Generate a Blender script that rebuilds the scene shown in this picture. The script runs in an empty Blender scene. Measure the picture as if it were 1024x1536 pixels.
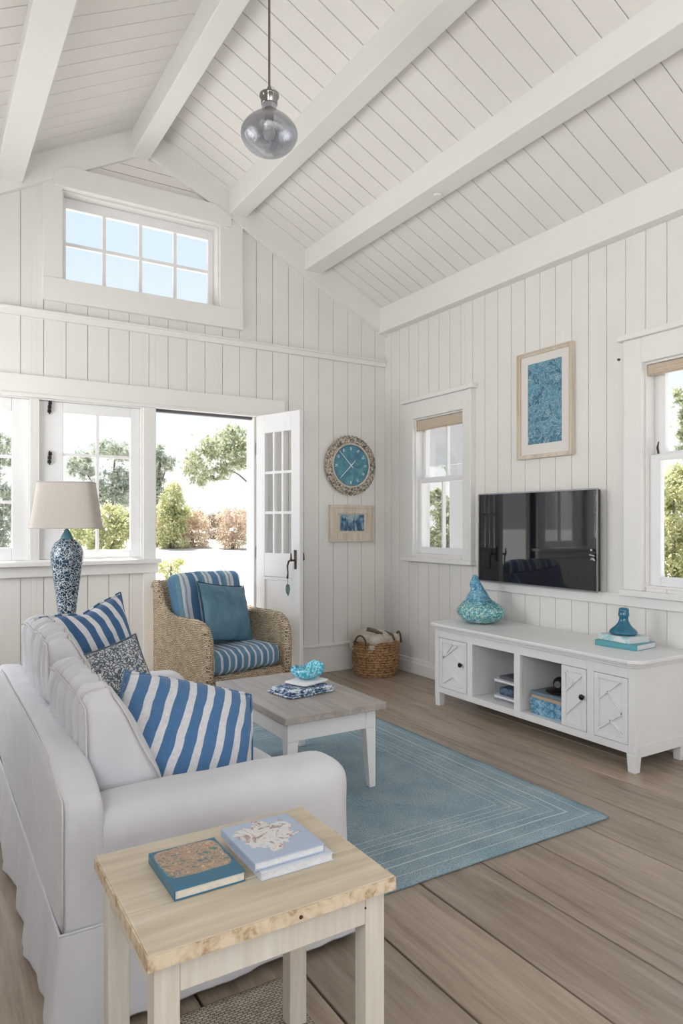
import bpy, bmesh, math, random
from mathutils import Vector, Matrix, noise
random.seed(7)
scn = bpy.context.scene
COL = scn.collection
PI = math.pi
R = math.radians

# ------------------------------------------------------------------ materials
def newmat(name):
    m = bpy.data.materials.new(name); m.use_nodes = True
    nt = m.node_tree; nt.nodes.clear()
    out = nt.nodes.new('ShaderNodeOutputMaterial')
    b = nt.nodes.new('ShaderNodeBsdfPrincipled')
    nt.links.new(b.outputs[0], out.inputs[0])
    return m, nt, b, out
def N(nt, t, **kw):
    n = nt.nodes.new(t)
    for k, v in kw.items():
        if k.startswith('i_'):
            key = k[2:]
            n.inputs[int(key) if key.isdigit() else key].default_value = v
        else: setattr(n, k, v)
    return n
def L(nt, a, b): nt.links.new(a, b)
def c4(c): return (c[0], c[1], c[2], 1)
def coords(nt, scale=(1,1,1), rot=(0,0,0), loc=(0,0,0)):
    tc = N(nt, 'ShaderNodeTexCoord'); mp = N(nt, 'ShaderNodeMapping')
    mp.inputs['Scale'].default_value = scale; mp.inputs['Rotation'].default_value = rot; mp.inputs['Location'].default_value = loc
    L(nt, tc.outputs['Object'], mp.inputs[0]); return mp.outputs[0]
def bump(nt, b, h, strength=.3, dist=.005):
    n = N(nt, 'ShaderNodeBump'); n.inputs['Strength'].default_value = strength; n.inputs['Distance'].default_value = dist
    L(nt, h, n.inputs['Height']); L(nt, n.outputs[0], b.inputs['Normal'])
def ramp(nt, fac, stops, interp='LINEAR'):
    r = N(nt, 'ShaderNodeValToRGB'); cr = r.color_ramp; cr.interpolation = interp
    while len(cr.elements) < len(stops): cr.elements.new(.5)
    for e, (p, c) in zip(cr.elements, stops): e.position = p; e.color = c4(c)
    L(nt, fac, r.inputs[0]); return r.outputs[0]
def mix(nt, f, a, b, mode='MIX'):
    m = N(nt, 'ShaderNodeMix', data_type='RGBA', blend_type=mode)
    for i, v in ((0, f), (6, a), (7, b)):
        if hasattr(v, 'links'): L(nt, v, m.inputs[i])
        elif isinstance(v, (int, float)): m.inputs[i].default_value = v
        else: m.inputs[i].default_value = c4(v)
    return m.outputs[2]
def math_(nt, op, a, b=None):
    m = N(nt, 'ShaderNodeMath', operation=op)
    for i, v in enumerate((a, b)):
        if v is None: continue
        if hasattr(v, 'links'): L(nt, v, m.inputs[i])
        else: m.inputs[i].default_value = v
    return m.outputs[0]
def noise_t(nt, vec, scale=5, detail=4, rough=.5, dist=0):
    n = N(nt, 'ShaderNodeTexNoise'); n.inputs['Scale'].default_value = scale; n.inputs['Detail'].default_value = detail
    n.inputs['Roughness'].default_value = rough; n.inputs['Distortion'].default_value = dist
    L(nt, vec, n.inputs['Vector']); return n

def paint(name, col, rough=.45, var=.03, bs=.08, scale=18):
    m, nt, b, o = newmat(name); v = coords(nt)
    n = noise_t(nt, v, 3, 3)
    c = ramp(nt, n.outputs[0], [(.3, tuple(x*(1-var) for x in col)), (.7, col)])
    L(nt, c, b.inputs['Base Color']); b.inputs['Roughness'].default_value = rough
    n2 = noise_t(nt, v, scale, 4); bump(nt, b, n2.outputs[0], bs, .004)
    return m
def plain(name, col, rough=.5, metal=0, **kw):
    m, nt, b, o = newmat(name); b.inputs['Base Color'].default_value = c4(col)
    b.inputs['Roughness'].default_value = rough; b.inputs['Metallic'].default_value = metal
    for k, v in kw.items(): b.inputs[k.replace('_', ' ')].default_value = v
    return m
def wood(name, c1, c2, axis=0, rough=.5, s=1, streak=14, knots=False):
    m, nt, b, o = newmat(name)
    sc = [streak*s]*3; sc[axis] = 1.1*s
    v = coords(nt, tuple(sc))
    n = noise_t(nt, v, 1.3, 7, .62, .6)
    n3 = noise_t(nt, coords(nt, tuple(x*4 for x in sc)), 1.2, 4, .6)
    f = math_(nt, 'ADD', math_(nt, 'MULTIPLY', n.outputs[0], .7), math_(nt, 'MULTIPLY', n3.outputs[0], .3))
    c = ramp(nt, f, [(.33, c1), (.62, c2)])
    L(nt, c, b.inputs['Base Color']); b.inputs['Roughness'].default_value = rough
    bump(nt, b, f, .25, .003); return m
def floor_mat():
    m, nt, b, o = newmat('wide_oak_boards')
    tc = N(nt, 'ShaderNodeTexCoord'); sp = N(nt, 'ShaderNodeSeparateXYZ'); L(nt, tc.outputs['Object'], sp.inputs[0])
    idx = math_(nt, 'FLOOR', math_(nt, 'DIVIDE', math_(nt, 'SUBTRACT', sp.outputs[0], FLP-20*FLW), FLW))
    wn = N(nt, 'ShaderNodeTexWhiteNoise', noise_dimensions='1D'); L(nt, idx, wn.inputs['W'])
    cb = N(nt, 'ShaderNodeCombineXYZ')
    L(nt, math_(nt, 'MULTIPLY', sp.outputs[0], 16), cb.inputs[0])
    L(nt, math_(nt, 'ADD', math_(nt, 'MULTIPLY', sp.outputs[1], 1.3), math_(nt, 'MULTIPLY', wn.outputs[0], 37)), cb.inputs[1])
    L(nt, math_(nt, 'MULTIPLY', idx, 3.7), cb.inputs[2])
    n = noise_t(nt, cb.outputs[0], 1.0, 7, .62, .8)
    cb2 = N(nt, 'ShaderNodeVectorMath', operation='MULTIPLY'); L(nt, cb.outputs[0], cb2.inputs[0]); cb2.inputs[1].default_value = (5, 4, 1)
    n2 = noise_t(nt, cb2.outputs[0], 1.0, 5, .7)
    f = math_(nt, 'ADD', math_(nt, 'MULTIPLY', n.outputs[0], .65), math_(nt, 'MULTIPLY', n2.outputs[0], .35))
    c = ramp(nt, f, [(.3, (.20, .15, .115)), (.47, (.35, .285, .225)), (.66, (.47, .395, .325))])
    tint = ramp(nt, wn.outputs[0], [(0, (.86, .84, .82)), (1, (1.06, 1.04, 1.0))])
    c = mix(nt, 1.0, c, tint, 'MULTIPLY')
    # knots
    vo = N(nt, 'ShaderNodeTexVoronoi', feature='F1'); vo.inputs['Scale'].default_value = 1
    mp = N(nt, 'ShaderNodeMapping'); mp.inputs['Scale'].default_value = (2.4, 1.3, 1); L(nt, tc.outputs['Object'], mp.inputs[0])
    L(nt, mp.outputs[0], vo.inputs['Vector'])
    k = ramp(nt, vo.outputs['Distance'], [(.015, (.35, .3, .26)), (.05, (1, 1, 1))])
    c = mix(nt, 1.0, c, k, 'MULTIPLY')
    L(nt, c, b.inputs['Base Color'])
    r = ramp(nt, n.outputs[0], [(.3, (.42,)*3), (.7, (.30,)*3)]); L(nt, r, b.inputs['Roughness'])
    bump(nt, b, f, .18, .003); return m
def fabric(name, col, col2=None, rough=.9, scale=320, bs=.25):
    m, nt, b, o = newmat(name); v = coords(nt)
    n = noise_t(nt, v, 6, 4); c = ramp(nt, n.outputs[0], [(.3, col2 or tuple(x*.94 for x in col)), (.7, col)])
    L(nt, c, b.inputs['Base Color']); b.inputs['Roughness'].default_value = rough
    b.inputs['Sheen Weight'].default_value = .15
    n2 = noise_t(nt, v, scale, 2); bump(nt, b, n2.outputs[0], bs, .002); return m
def stripes(name, axis, period, stops, wob=.004, rough=.85, tilt=0):
    m, nt, b, o = newmat(name)
    tc = N(nt, 'ShaderNodeTexCoord'); sp = N(nt, 'ShaderNodeSeparateXYZ'); L(nt, tc.outputs['Object'], sp.inputs[0])
    n = noise_t(nt, tc.outputs['Object'], 9, 2)
    x = math_(nt, 'ADD', sp.outputs[axis], math_(nt, 'MULTIPLY', math_(nt, 'SUBTRACT', n.outputs[0], .5), wob*4))
    if tilt: x = math_(nt, 'ADD', x, math_(nt, 'MULTIPLY', sp.outputs[2], tilt))
    f = math_(nt, 'FRACT', math_(nt, 'DIVIDE', math_(nt, 'ADD', x, 10), period))
    c = ramp(nt, f, stops, 'CONSTANT')
    n3 = noise_t(nt, tc.outputs['Object'], 70, 5, .7)
    t = ramp(nt, n3.outputs[0], [(.3, (.82, .84, .88)), (.7, (1.08, 1.06, 1.04))])
    c = mix(nt, 1.0, c, t, 'MULTIPLY')
    L(nt, c, b.inputs['Base Color']); b.inputs['Roughness'].default_value = rough; b.inputs['Sheen Weight'].default_value = .15
    n2 = noise_t(nt, tc.outputs['Object'], 260, 2); bump(nt, b, n2.outputs[0], .25, .002); return m
def wicker(name, cols, su=70, sv=95, bs=1.0, mode='xy'):
    m, nt, b, o = newmat(name)
    tc = N(nt, 'ShaderNodeTexCoord'); sp = N(nt, 'ShaderNodeSeparateXYZ'); L(nt, tc.outputs['Object'], sp.inputs[0])
    u = math_(nt, 'ADD', sp.outputs[0], sp.outputs[1])
    cb = N(nt, 'ShaderNodeCombineXYZ')
    wob = noise_t(nt, tc.outputs['Object'], 14, 2)
    w = math_(nt, 'MULTIPLY', math_(nt, 'SUBTRACT', wob.outputs[0], .5), .03)
    L(nt, math_(nt, 'MULTIPLY', math_(nt, 'ADD', u, w), su), cb.inputs[0]); L(nt, math_(nt, 'MULTIPLY', math_(nt, 'ADD', sp.outputs[2], w), sv), cb.inputs[1])
    br = N(nt, 'ShaderNodeTexBrick', offset=.5); br.inputs['Scale'].default_value = 1
    br.inputs['Mortar Size'].default_value = .11; br.inputs['Mortar Smooth'].default_value = .8
    br.inputs['Brick Width'].default_value = 1.0; br.inputs['Row Height'].default_value = .62
    br.inputs['Color1'].default_value = c4(cols[0]); br.inputs['Color2'].default_value = c4(cols[1]); br.inputs['Mortar'].default_value = c4(cols[2])
    L(nt, cb.outputs[0], br.inputs['Vector'])
    n = noise_t(nt, tc.outputs['Object'], 22, 3)
    t = ramp(nt, n.outputs[0], [(.3, (.78, .76, .72)), (.7, (1.12, 1.1, 1.08))])
    L(nt, mix(nt, 1.0, br.outputs[0], t, 'MULTIPLY'), b.inputs['Base Color']); b.inputs['Roughness'].default_value = .7
    inv = math_(nt, 'SUBTRACT', 1.0, br.outputs['Fac']); bump(nt, b, inv, bs, .006); return m
def splotch(name, stops, scale=6, detail=6, dist=1.5, rough=.5, vscale=(1,1,1), loc=(0,0,0)):
    m, nt, b, o = newmat(name); v = coords(nt, vscale, loc=loc)
    n = noise_t(nt, v, scale, detail, .6, dist)
    L(nt, ramp(nt, n.outputs[0], stops), b.inputs['Base Color']); b.inputs['Roughness'].default_value = rough; return m
def veins(name, base, vein, scale=25, width=.08, rough=.3, extra=None, distort=.06):
    m, nt, b, o = newmat(name); v = coords(nt)
    n = noise_t(nt, v, scale*.35, 4); ad = N(nt, 'ShaderNodeMix', data_type='RGBA', blend_type='LINEAR_LIGHT'); ad.inputs[0].default_value = distort
    L(nt, v, ad.inputs[6]); L(nt, n.outputs['Color'], ad.inputs[7])
    vo = N(nt, 'ShaderNodeTexVoronoi', feature='DISTANCE_TO_EDGE'); vo.inputs['Scale'].default_value = scale
    L(nt, ad.outputs[2], vo.inputs['Vector'])
    f = ramp(nt, vo.outputs['Distance'], [(width*.4, (1,1,1)), (width, (0,0,0))])
    bc = base
    if extra:
        n2 = noise_t(nt, v, scale*.22, 4); bc = ramp(nt, n2.outputs[0], [(.38, base), (.62, extra)])
    L(nt, mix(nt, f, bc, vein), b.inputs['Base Color']); b.inputs['Roughness'].default_value = rough
    return m
def glassy(name, tint=(1,1,1), refl=.06, rough=0.0, trans=1.0):
    m = bpy.data.materials.new(name); m.use_nodes = True; nt = m.node_tree; nt.nodes.clear()
    o = N(nt, 'ShaderNodeOutputMaterial'); t = N(nt, 'ShaderNodeBsdfTransparent'); t.inputs[0].default_value = c4(tint)
    g = N(nt, 'ShaderNodeBsdfGlossy'); g.inputs['Roughness'].default_value = rough
    fr = N(nt, 'ShaderNodeLayerWeight'); fr.inputs[0].default_value = .25
    mx = N(nt, 'ShaderNodeMixShader'); f = math_(nt, 'MULTIPLY', fr.outputs['Fresnel'], refl*4)
    L(nt, f, mx.inputs[0]); L(nt, t.outputs[0], mx.inputs[1]); L(nt, g.outputs[0], mx.inputs[2]); L(nt, mx.outputs[0], o.inputs[0]); return m
def leafmat(name, stops, trans=.5):
    m = bpy.data.materials.new(name); m.use_nodes = True; nt = m.node_tree; nt.nodes.clear()
    o = N(nt, 'ShaderNodeOutputMaterial'); d = N(nt, 'ShaderNodeBsdfDiffuse'); tr = N(nt, 'ShaderNodeBsdfTranslucent')
    v = coords(nt); n = noise_t(nt, v, 1.6, 5, .7); c = ramp(nt, n.outputs[0], stops)
    L(nt, c, d.inputs[0]); L(nt, c, tr.inputs[0]); mx = N(nt, 'ShaderNodeMixShader'); mx.inputs[0].default_value = trans
    L(nt, d.outputs[0], mx.inputs[1]); L(nt, tr.outputs[0], mx.inputs[2]); L(nt, mx.outputs[0], o.inputs[0]); return m

FLW, FLP = .297, 1.54
WALL = paint('white_board_paint', (.80, .785, .755), .5)
CEIL = paint('warm_white_ceiling_paint', (.81, .785, .75), .5)
TRIM = paint('white_trim_paint', (.82, .81, .79), .38, .02, .04)
BACK = plain('shadow_gap_board', (.55, .52, .48), .8)
SASH = paint('white_sash_paint', (.86, .86, .86), .35, .02, .03)
GLASS = glassy('window_glass')
FLOOR = floor_mat()
SOFA = fabric('white_slipcover_cotton', (.66, .655, .69), (.60, .595, .63))
PIPE = fabric('greyed_piping', (.62, .60, .59))
CABW = paint('distressed_white_furniture_paint', (.80, .80, .795), .42, .05, .12, 30)
SEAM = plain('recess_line_paint', (.50, .49, .48), .6)
BLACKM = plain('blackened_iron', (.03, .028, .027), .35, .8)
BRONZE = plain('bronze_hardware', (.12, .09, .075), .35, .9)
BLUE, BLUE2, WHT = (.065, .175, .36), (.07, .23, .48), (.70, .70, .73)

# ------------------------------------------------------------------ mesh builder
class MB:
    def __init__(s): s.bm = bmesh.new()
    def box(s, x0, x1, y0, y1, z0, z1, M=None):
        vs = [s.bm.verts.new(p) for p in [(x0,y0,z0),(x1,y0,z0),(x1,y1,z0),(x0,y1,z0),(x0,y0,z1),(x1,y0,z1),(x1,y1,z1),(x0,y1,z1)]]
        if M is not None:
            for v in vs: v.co = M @ v.co
        for f in ((3,2,1,0),(4,5,6,7),(0,1,5,4),(1,2,6,5),(2,3,7,6),(3,0,4,7)): s.bm.faces.new([vs[i] for i in f])
        return s
    def hexa(s, pts):
        vs = [s.bm.verts.new(p) for p in pts]
        for f in ((3,2,1,0),(4,5,6,7),(0,1,5,4),(1,2,6,5),(2,3,7,6),(3,0,4,7)): s.bm.faces.new([vs[i] for i in f])
        return s
    def prism(s, poly, a, b, f):   # poly 2D, extruded from a to b; f(p2,t)->3d
        n = len(poly); A = [s.bm.verts.new(f(p, a)) for p in poly]; B = [s.bm.verts.new(f(p, b)) for p in poly]
        s.bm.faces.new(A); s.bm.faces.new(B[::-1])
        for i in range(n): s.bm.faces.new([A[i], B[i], B[(i+1)%n], A[(i+1)%n]])
        return s
    def lathe(s, prof, c=(0,0,0), n=32, warp=None, cap=True):
        rings = []
        for r, z in prof:
            ring = []
            for i in range(n):
                a = 2*PI*i/n; p = Vector((c[0]+r*math.cos(a), c[1]+r*math.sin(a), c[2]+z))
                if warp: p = warp(p, a, r, z)
                ring.append(s.bm.verts.new(p))
            rings.append(ring)
        for A, B in zip(rings, rings[1:]):
            for i in range(n): s.bm.faces.new([A[i], A[(i+1)%n], B[(i+1)%n], B[i]])
        if cap:
            s.bm.faces.new(rings[0][::-1]); s.bm.faces.new(rings[-1])
        return s
    def tube(s, path, r, n=8, closed=False):
        P = [Vector(p) for p in path]; k = len(P); rings = []
        rr = r if isinstance(r, (list, tuple)) else [r]*k
        up = Vector((0,0,1)); prev = None
        for i in range(k):
            if closed: t = P[(i+1)%k]-P[i-1]
            else: t = P[min(i+1,k-1)]-P[max(i-1,0)]
            t.normalize()
            if prev is None:
                a = t.cross(up)
                if a.length < .05: a = t.cross(Vector((1,0,0)))
            else: a = prev - t*prev.dot(t)
            a.normalize(); prev = a; b = t.cross(a)
            rings.append([s.bm.verts.new(P[i]+(a*math.cos(2*PI*j/n)+b*math.sin(2*PI*j/n))*rr[i]) for j in range(n)])
        prs = list(zip(rings, rings[1:]))
        if closed: prs.append((rings[-1], rings[0]))
        for A, B in prs:
            for j in range(n): s.bm.faces.new([A[j], A[(j+1)%n], B[(j+1)%n], B[j]])
        if not closed: s.bm.faces.new(rings[0][::-1]); s.bm.faces.new(rings[-1])
        return s
    def cyl(s, p0, p1, r0, r1=None, n=16): return s.tube([p0, p1], [r0, r1 if r1 is not None else r0], n)
    def build(s, name, mat, parent=None, bev=0, smooth=False, sub=0, seg=2):
        bmesh.ops.recalc_face_normals(s.bm, faces=s.bm.faces)
        me = bpy.data.meshes.new(name); s.bm.to_mesh(me); s.bm.free(); me.materials.append(mat)
        o = bpy.data.objects.new(name, me); COL.objects.link(o)
        if parent: o.parent = parent
        if smooth:
            for p in me.polygons: p.use_smooth = True
        if bev:
            m = o.modifiers.new('bev', 'BEVEL'); m.width = bev; m.segments = seg; m.limit_method = 'ANGLE'; m.angle_limit = R(40)
        if sub:
            m = o.modifiers.new('sub', 'SUBSURF'); m.levels = sub; m.render_levels = sub
        return o
def tag(o, label=None, cat=None, group=None, kind=None):
    for k, v in (('label', label), ('category', cat), ('group', group), ('kind', kind)):
        if v: o[k] = v
    return o
def empty(name, loc=(0,0,0), rz=0, **kw):
    o = bpy.data.objects.new(name, None); COL.objects.link(o); o.location = loc; o.rotation_euler = (0,0,rz); o.empty_display_size = .1
    return tag(o, **kw)
def B(name, mat, parent, *boxes, bev=0.003):
    m = MB()
    for b in boxes: m.box(*b)
    return m.build(name, mat, parent, bev)
def softbox(name, mat, parent, cx, cy, cz, w, d, h, r=.05, puff=(0,0,0), n=(14,14,14), wr=0, wf=(8,8,8), rot=None, dfm=None, sub=1, seed=0):
    """rounded, puffed box of size w,d,h centred at c, with fabric wrinkles"""
    bm = bmesh.new(); H = Vector((w/2, d/2, h/2)); verts = {}
    def V(p):
        k = tuple(round(x, 5) for x in p)
        if k in verts: return verts[k]
        q = Vector((p[0]*H.x, p[1]*H.y, p[2]*H.z))
        inn = Vector([max(-H[i]+r, min(H[i]-r, q[i])) for i in range(3)]); dd = q-inn
        nn = dd.normalized() if dd.length > 1e-9 else Vector((0,0,0))
        if dd.length > 1e-9: q = inn + nn*r
        bx, by, bz = (1-p[1]**2)*(1-p[2]**2), (1-p[0]**2)*(1-p[2]**2), (1-p[0]**2)*(1-p[1]**2)
        if abs(p[0]) > .999: q.x += math.copysign(puff[0]*bx**.7, p[0])
        if abs(p[1]) > .999: q.y += math.copysign(puff[1]*by**.7, p[1])
        if abs(p[2]) > .999: q.z += math.copysign(puff[2]*bz**.7, p[2])
        if wr and dd.length > 1e-9:
            q += nn * wr * noise.noise(Vector((q.x*wf[0]+seed, q.y*wf[1], q.z*wf[2])))
        if dfm: q = dfm(q)
        if rot is not None: q = rot @ q
        v = bm.verts.new(q + Vector((cx, cy, cz))); verts[k] = v; return v
    def face(ax, sgn):
        a, b = [i for i in range(3) if i != ax]; na, nb = n[a], n[b]
        def pos(i, n_):  # denser near the edges
            t = -1+2*i/n_; return math.copysign(1-(1-abs(t))**1.25, t) if False else t
        for i in range(na):
            for j in range(nb):
                q = []
                for (ii, jj) in ((i,j),(i+1,j),(i+1,j+1),(i,j+1)):
                    p = [0,0,0]; p[ax] = sgn; p[a] = pos(ii,na); p[b] = pos(jj,nb); q.append(V(tuple(p)))
                if len(set(q)) == 4: bm.faces.new(q)
    for ax in range(3):
        for s_ in (-1, 1): face(ax, s_)
    m = MB(); m.bm.free(); m.bm = bm
    return m.build(name, mat, parent, smooth=True, sub=sub)
def pillow(name, mat, parent, w, h, t, n=26, pinch=.10, wr=.006, seed=0, chop=0, M=None):
    """knife-edge pillow in local XZ, thickness on Y"""
    bm = bmesh.new(); g = {}
    for side in (-1, 1):
        for i in range(n+1):
            for j in range(n+1):
                u, v = -1+2*i/n, -1+2*j/n
                edge = i in (0, n) or j in (0, n)
                if edge and side == 1: g[(1,i,j)] = g[(-1,i,j)]; continue
                x = u*w/2*(1-pinch*(1-v*v)**1.0*abs(u)**3 + .02); z = v*h/2*(1-pinch*(1-u*u)*abs(v)**3 + .02)
                prof = max(0, (1-abs(u)**2.6))**.55*max(0, (1-abs(v)**2.6))**.55
                if chop: z -= chop*max(0, 1-abs(u)*2.2)*max(0, v)**1.5
                y = side*t/2*prof
                if not edge:
                    y += side*wr*prof*(noise.noise(Vector((u*3.1+seed, v*3.1, side)))*1.6 + noise.noise(Vector((u*9+seed, v*4, 3+side)))*.7)
                    cr = (abs(u)*abs(v))**2; y += side*wr*1.2*cr*math.sin(14*(u*u-v*v))
                p = Vector((x, y, z))
                if M is not None: p = M @ p
                g[(side,i,j)] = bm.verts.new(p)
    for side in (-1, 1):
        for i in range(n):
            for j in range(n):
                q = [g[(side,i,j)], g[(side,i+1,j)], g[(side,i+1,j+1)], g[(side,i,j+1)]]
                if side == 1: q.reverse()
                bm.faces.new(q)
    m = MB(); m.bm.free(); m.bm = bm
    o = m.build(name, mat, parent, smooth=True, sub=1)
    loop = [(i,0) for i in range(n)] + [(n,j) for j in range(n)] + [(i,n) for i in range(n,0,-1)] + [(0,j) for j in range(n,0,-1)]
    def edgepath():
        pts = []
        for i, j in loop:
            u, v = -1+2*i/n, -1+2*j/n
            x = u*w/2*(1-pinch*(1-v*v)*abs(u)**3 + .02); z = v*h/2*(1-pinch*(1-u*u)*abs(v)**3 + .02)
            if chop: z -= chop*max(0, 1-abs(u)*2.2)*max(0, v)**1.5
            pts.append(Vector((x, 0, z)))
        return pts
    return o, edgepath()

# ------------------------------------------------------------------ room constants
XR, YB, XL, YR = 3.663, 5.22, -.76, -3.4
RX = 1.45
def zc(x): return 4.28-.48*(x-RX) if x > RX else 4.28-.55*(RX-x)
TH = .15

def boards(mb, a0, a1, w, phase, gap, holes, top, F, d0, d1, z0=0.0):
    """vertical boards on a wall; a along the wall, F(a,d,z)->xyz, d depth behind the face"""
    edges = [a0]; k = math.ceil((a0-phase)/w)
    while phase+k*w < a1-.01:
        if phase+k*w > a0+.01: edges.append(phase+k*w)
        k += 1
    edges.append(a1)
    for i, (e0, e1) in enumerate(zip(edges, edges[1:])):
        p0 = e0+(gap/2 if i else 0); p1 = e1-(gap/2 if i < len(edges)-2 else 0)
        cuts = sorted({p0, p1} | {h for H in holes for h in (H[0], H[1]) if p0 < h < p1} | ({RX} if (top == zc and p0 < RX < p1) else set()))
        for c0, c1 in zip(cuts, cuts[1:]):
            mid = (c0+c1)/2; hs = sorted([(H[2], H[3]) for H in holes if H[0] <= mid <= H[1]]); z = z0
            for h0, h1 in hs:
                if h0 > z+.002: slab(mb, F, c0, c1, z, z, h0, h0, d0, d1)
                z = h1
            slab(mb, F, c0, c1, z, z, top(c0)+.03, top(c1)+.03, d0, d1)
def slab(mb, F, a, b, za, zb, ta, tb, d0, d1):
    mb.hexa([F(a,d0,za),F(b,d0,zb),F(b,d1,zb),F(a,d1,za),F(a,d0,ta),F(b,d0,tb),F(b,d1,tb),F(a,d1,ta)])
FB = lambda a, d, z: (a, YB+d, z)
FR_ = lambda a, d, z: (XR+d, a, z)
FL_ = lambda a, d, z: (XL-d, a, z)
FQ = lambda a, d, z: (a, YR-d, z)
H_B = [(-.45, .665, 1.03, 2.18), (.70, 1.435, 1.03, 2.18), (1.531, 2.36, -.02, 2.18), (.862, 2.041, 3.03, 3.675)]
H_R = [(4.12, 4.76, 1.03, 2.20), (1.55, 2.545, .92, 2.25), (-1.6, -.6, .92, 2.25)]
H_L = [(-2.9, -1.2, 1.2, 2.7), (-.9, .8, 1.2, 2.7), (3.4, 4.9, 1.0, 2.6)]
H_Q = [(-.4, 1.0, .1, 2.6), (1.25, 3.3, .1, 2.6)]
def wall(name, F, a0, a1, w, ph, holes, top):
    m = MB(); boards(m, a0, a1, w, ph, .0034, holes, top, F, 0, .014)
    o = m.build(name, WALL, bev=.0012, seg=1); tag(o, kind='structure')
    m = MB(); boards(m, a0, a1, 50, a0-60, 0, holes, top, F, .0142, TH, z0=-.02)
    s = m.build('wall_core', BACK, o)
    return o
wall('wall_back', FB, XL, XR, .148, .594, H_B, zc)
wall('wall_right', FR_, YR, YB+TH, .136, 2.811, H_R, lambda a: zc(XR))
wall('wall_left', FL_, YR, YB+TH, .148, 0, H_L, lambda a: zc(XL))
wall('wall_rear', FQ, XL, XR, .148, .594, H_Q, zc)

# floor: real boards with gaps
m = MB(); x = FLP-20*FLW
rnd = random.Random(3)
while x < XR:
    x0, x1 = max(x+.0042, XL), min(x+FLW-.0042, XR)
    if x1 > x0: m.box(x0, x1, YR, YB, -.02, 0)
    x += FLW
fl = tag(m.build('floor', FLOOR, bev=.002, seg=1), kind='structure')
B('subfloor', plain('dark_subfloor', (.05, .035, .025), .9), fl, (XL-TH, XR+TH, YR-TH, YB+TH, -.12, -.0202), bev=0)
# ceiling boards, running down the slope
m = MB(); w = .148; k = int((YR-2.322)/w)-1
while True:
    y0 = 2.322+k*w; k += 1
    if y0 > YB: break
    a, b = max(y0+.0024, YR), min(y0+w-.0024, YB)
    if b <= a: continue
    for xa, xb in ((XL, RX), (RX, XR)):
        za, zb = (zc(XL), zc(RX)) if xa == XL else (zc(RX), zc(XR))
        m.hexa([(xa,a,za),(xb,a,zb),(xb,b,zb),(xa,b,za),(xa,a,za+.02),(xb,a,zb+.02),(xb,b,zb+.02),(xa,b,za+.02)])
ce = tag(m.build('ceiling', CEIL, bev=.0015, seg=1), kind='structure')
m = MB()
for xa, xb in ((XL-.5, RX), (RX, XR+.5)):
    za, zb = zc(xa)+.021, zc(xb)+.021
    m.hexa([(xa,YR-.5,za),(xb,YR-.5,zb),(xb,YB+.83,zb),(xa,YB+.83,za),(xa,YR-.5,za+.16),(xb,YR-.5,zb+.16),(xb,YB+.83,zb+.16),(xa,YB+.83,za+.16)])
m.build('roof_deck', BACK, ce)  # unseen roof, its eaves lengthened to cut back the sun
# beams and trims
def beam(i, x0, x1, zb):
    m = MB(); f = lambda p, t: (p[0], t, p[1])
    poly = [(x0, zb), (x1, zb), (x1, zc(x1)+.01)] + ([(RX, zc(RX)+.01)] if x0 < RX < x1 else []) + [(x0, zc(x0)+.01)]
    m.prism(poly, YR, YB+.002, f); return tag(m.build('trim_%d' % i, TRIM, bev=.006), kind='structure')
beam(1, 1.345, 1.475, 4.04); beam(2, 2.11, 2.255, 3.78); beam(3, 2.80, 2.96, 3.46); beam(4, .43, .60, 3.63); beam(5, -.28, -.12, 3.22)
# wall plates under the eaves
for i, (xa, xb) in ((6, (XR-.085, XR+.002)), (7, (XL-.002, XL+.085))):
    m = MB(); m.prism([(xa, 3.035 if i == 6 else 2.9), (xb, 3.035 if i == 6 else 2.9), (xb, zc(xb)+.01), (xa, zc(xa)+.01)], YR, YB, lambda p, t: (p[0], t, p[1]))
    tag(m.build('trim_%d' % i, TRIM, bev=.006), kind='structure')
# rake boards on the gable
for i, (xa, xb) in ((8, (RX, XR)), (9, (XL, RX))):
    m = MB(); hh = .205
    m.prism([(xa, zc(xa)-hh), (xb, zc(xb)-hh), (xb, zc(xb)+.005), (xa, zc(xa)+.005)], YB-.045, YB+.002, lambda p, t: (p[0], t, p[1]))
    tag(m.build('trim_%d' % i, TRIM, bev=.004), kind='structure')
tr = lambda i, *bx, **k: tag(B('trim_%d' % i, TRIM, None, *bx, bev=k.get('bev', .005)), kind='structure')
# gable infill: horizontal boards above the clerestory
gi = MB()
for k in range(5):
    z0, z1 = 3.82+k*.075, 3.82+k*.075+.071
    def xl(z): return RX-(4.28-.19-z)/.55
    def xr_(z): return RX+(4.28-.19-z)/.48
    if z0 > 4.05: break
    zt = min(z1, 4.08)
    gi.hexa([(xl(z0),YB-.014,z0),(xr_(z0),YB-.014,z0),(xr_(z0),YB+.001,z0),(xl(z0),YB+.001,z0),(xl(zt),YB-.014,zt),(xr_(zt),YB-.014,zt),(xr_(zt),YB+.001,zt),(xl(zt),YB+.001,zt)])
tag(gi.build('trim_10', CEIL), kind='structure')
tr(11, (XL, XR-.002, YB-.03, YB+.001, 2.735, 2.785), (XL, XR-.002, YB-.045, YB+.001, 2.775, 2.79))       # picture rail
tr(12, (XL, 2.62, YB-.032, YB+.001, 2.185, 2.33), (XL, 2.40, YB-.045, YB+.001, 2.175, 2.20))              # header over windows and door
tr(13, (2.385, 2.46, YB-.028, YB+.001, 0, 2.185))                                                          # door jamb casing
tr(14, (1.435, 1.531, YB-.02, YB+.10, 0, 2.18))                                                            # post between window and door
tag(B('trim_15', plain('dark_weather_strip', (.10,.10,.11), .5), None, (1.54, 2.35, YB+.03, YB+.075, 2.158, 2.179)), kind='structure')
# chair rail on the right wall
tr(16, (YR*0+XR-.028, XR+.001, -1, 4.0, .80, .872))
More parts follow.
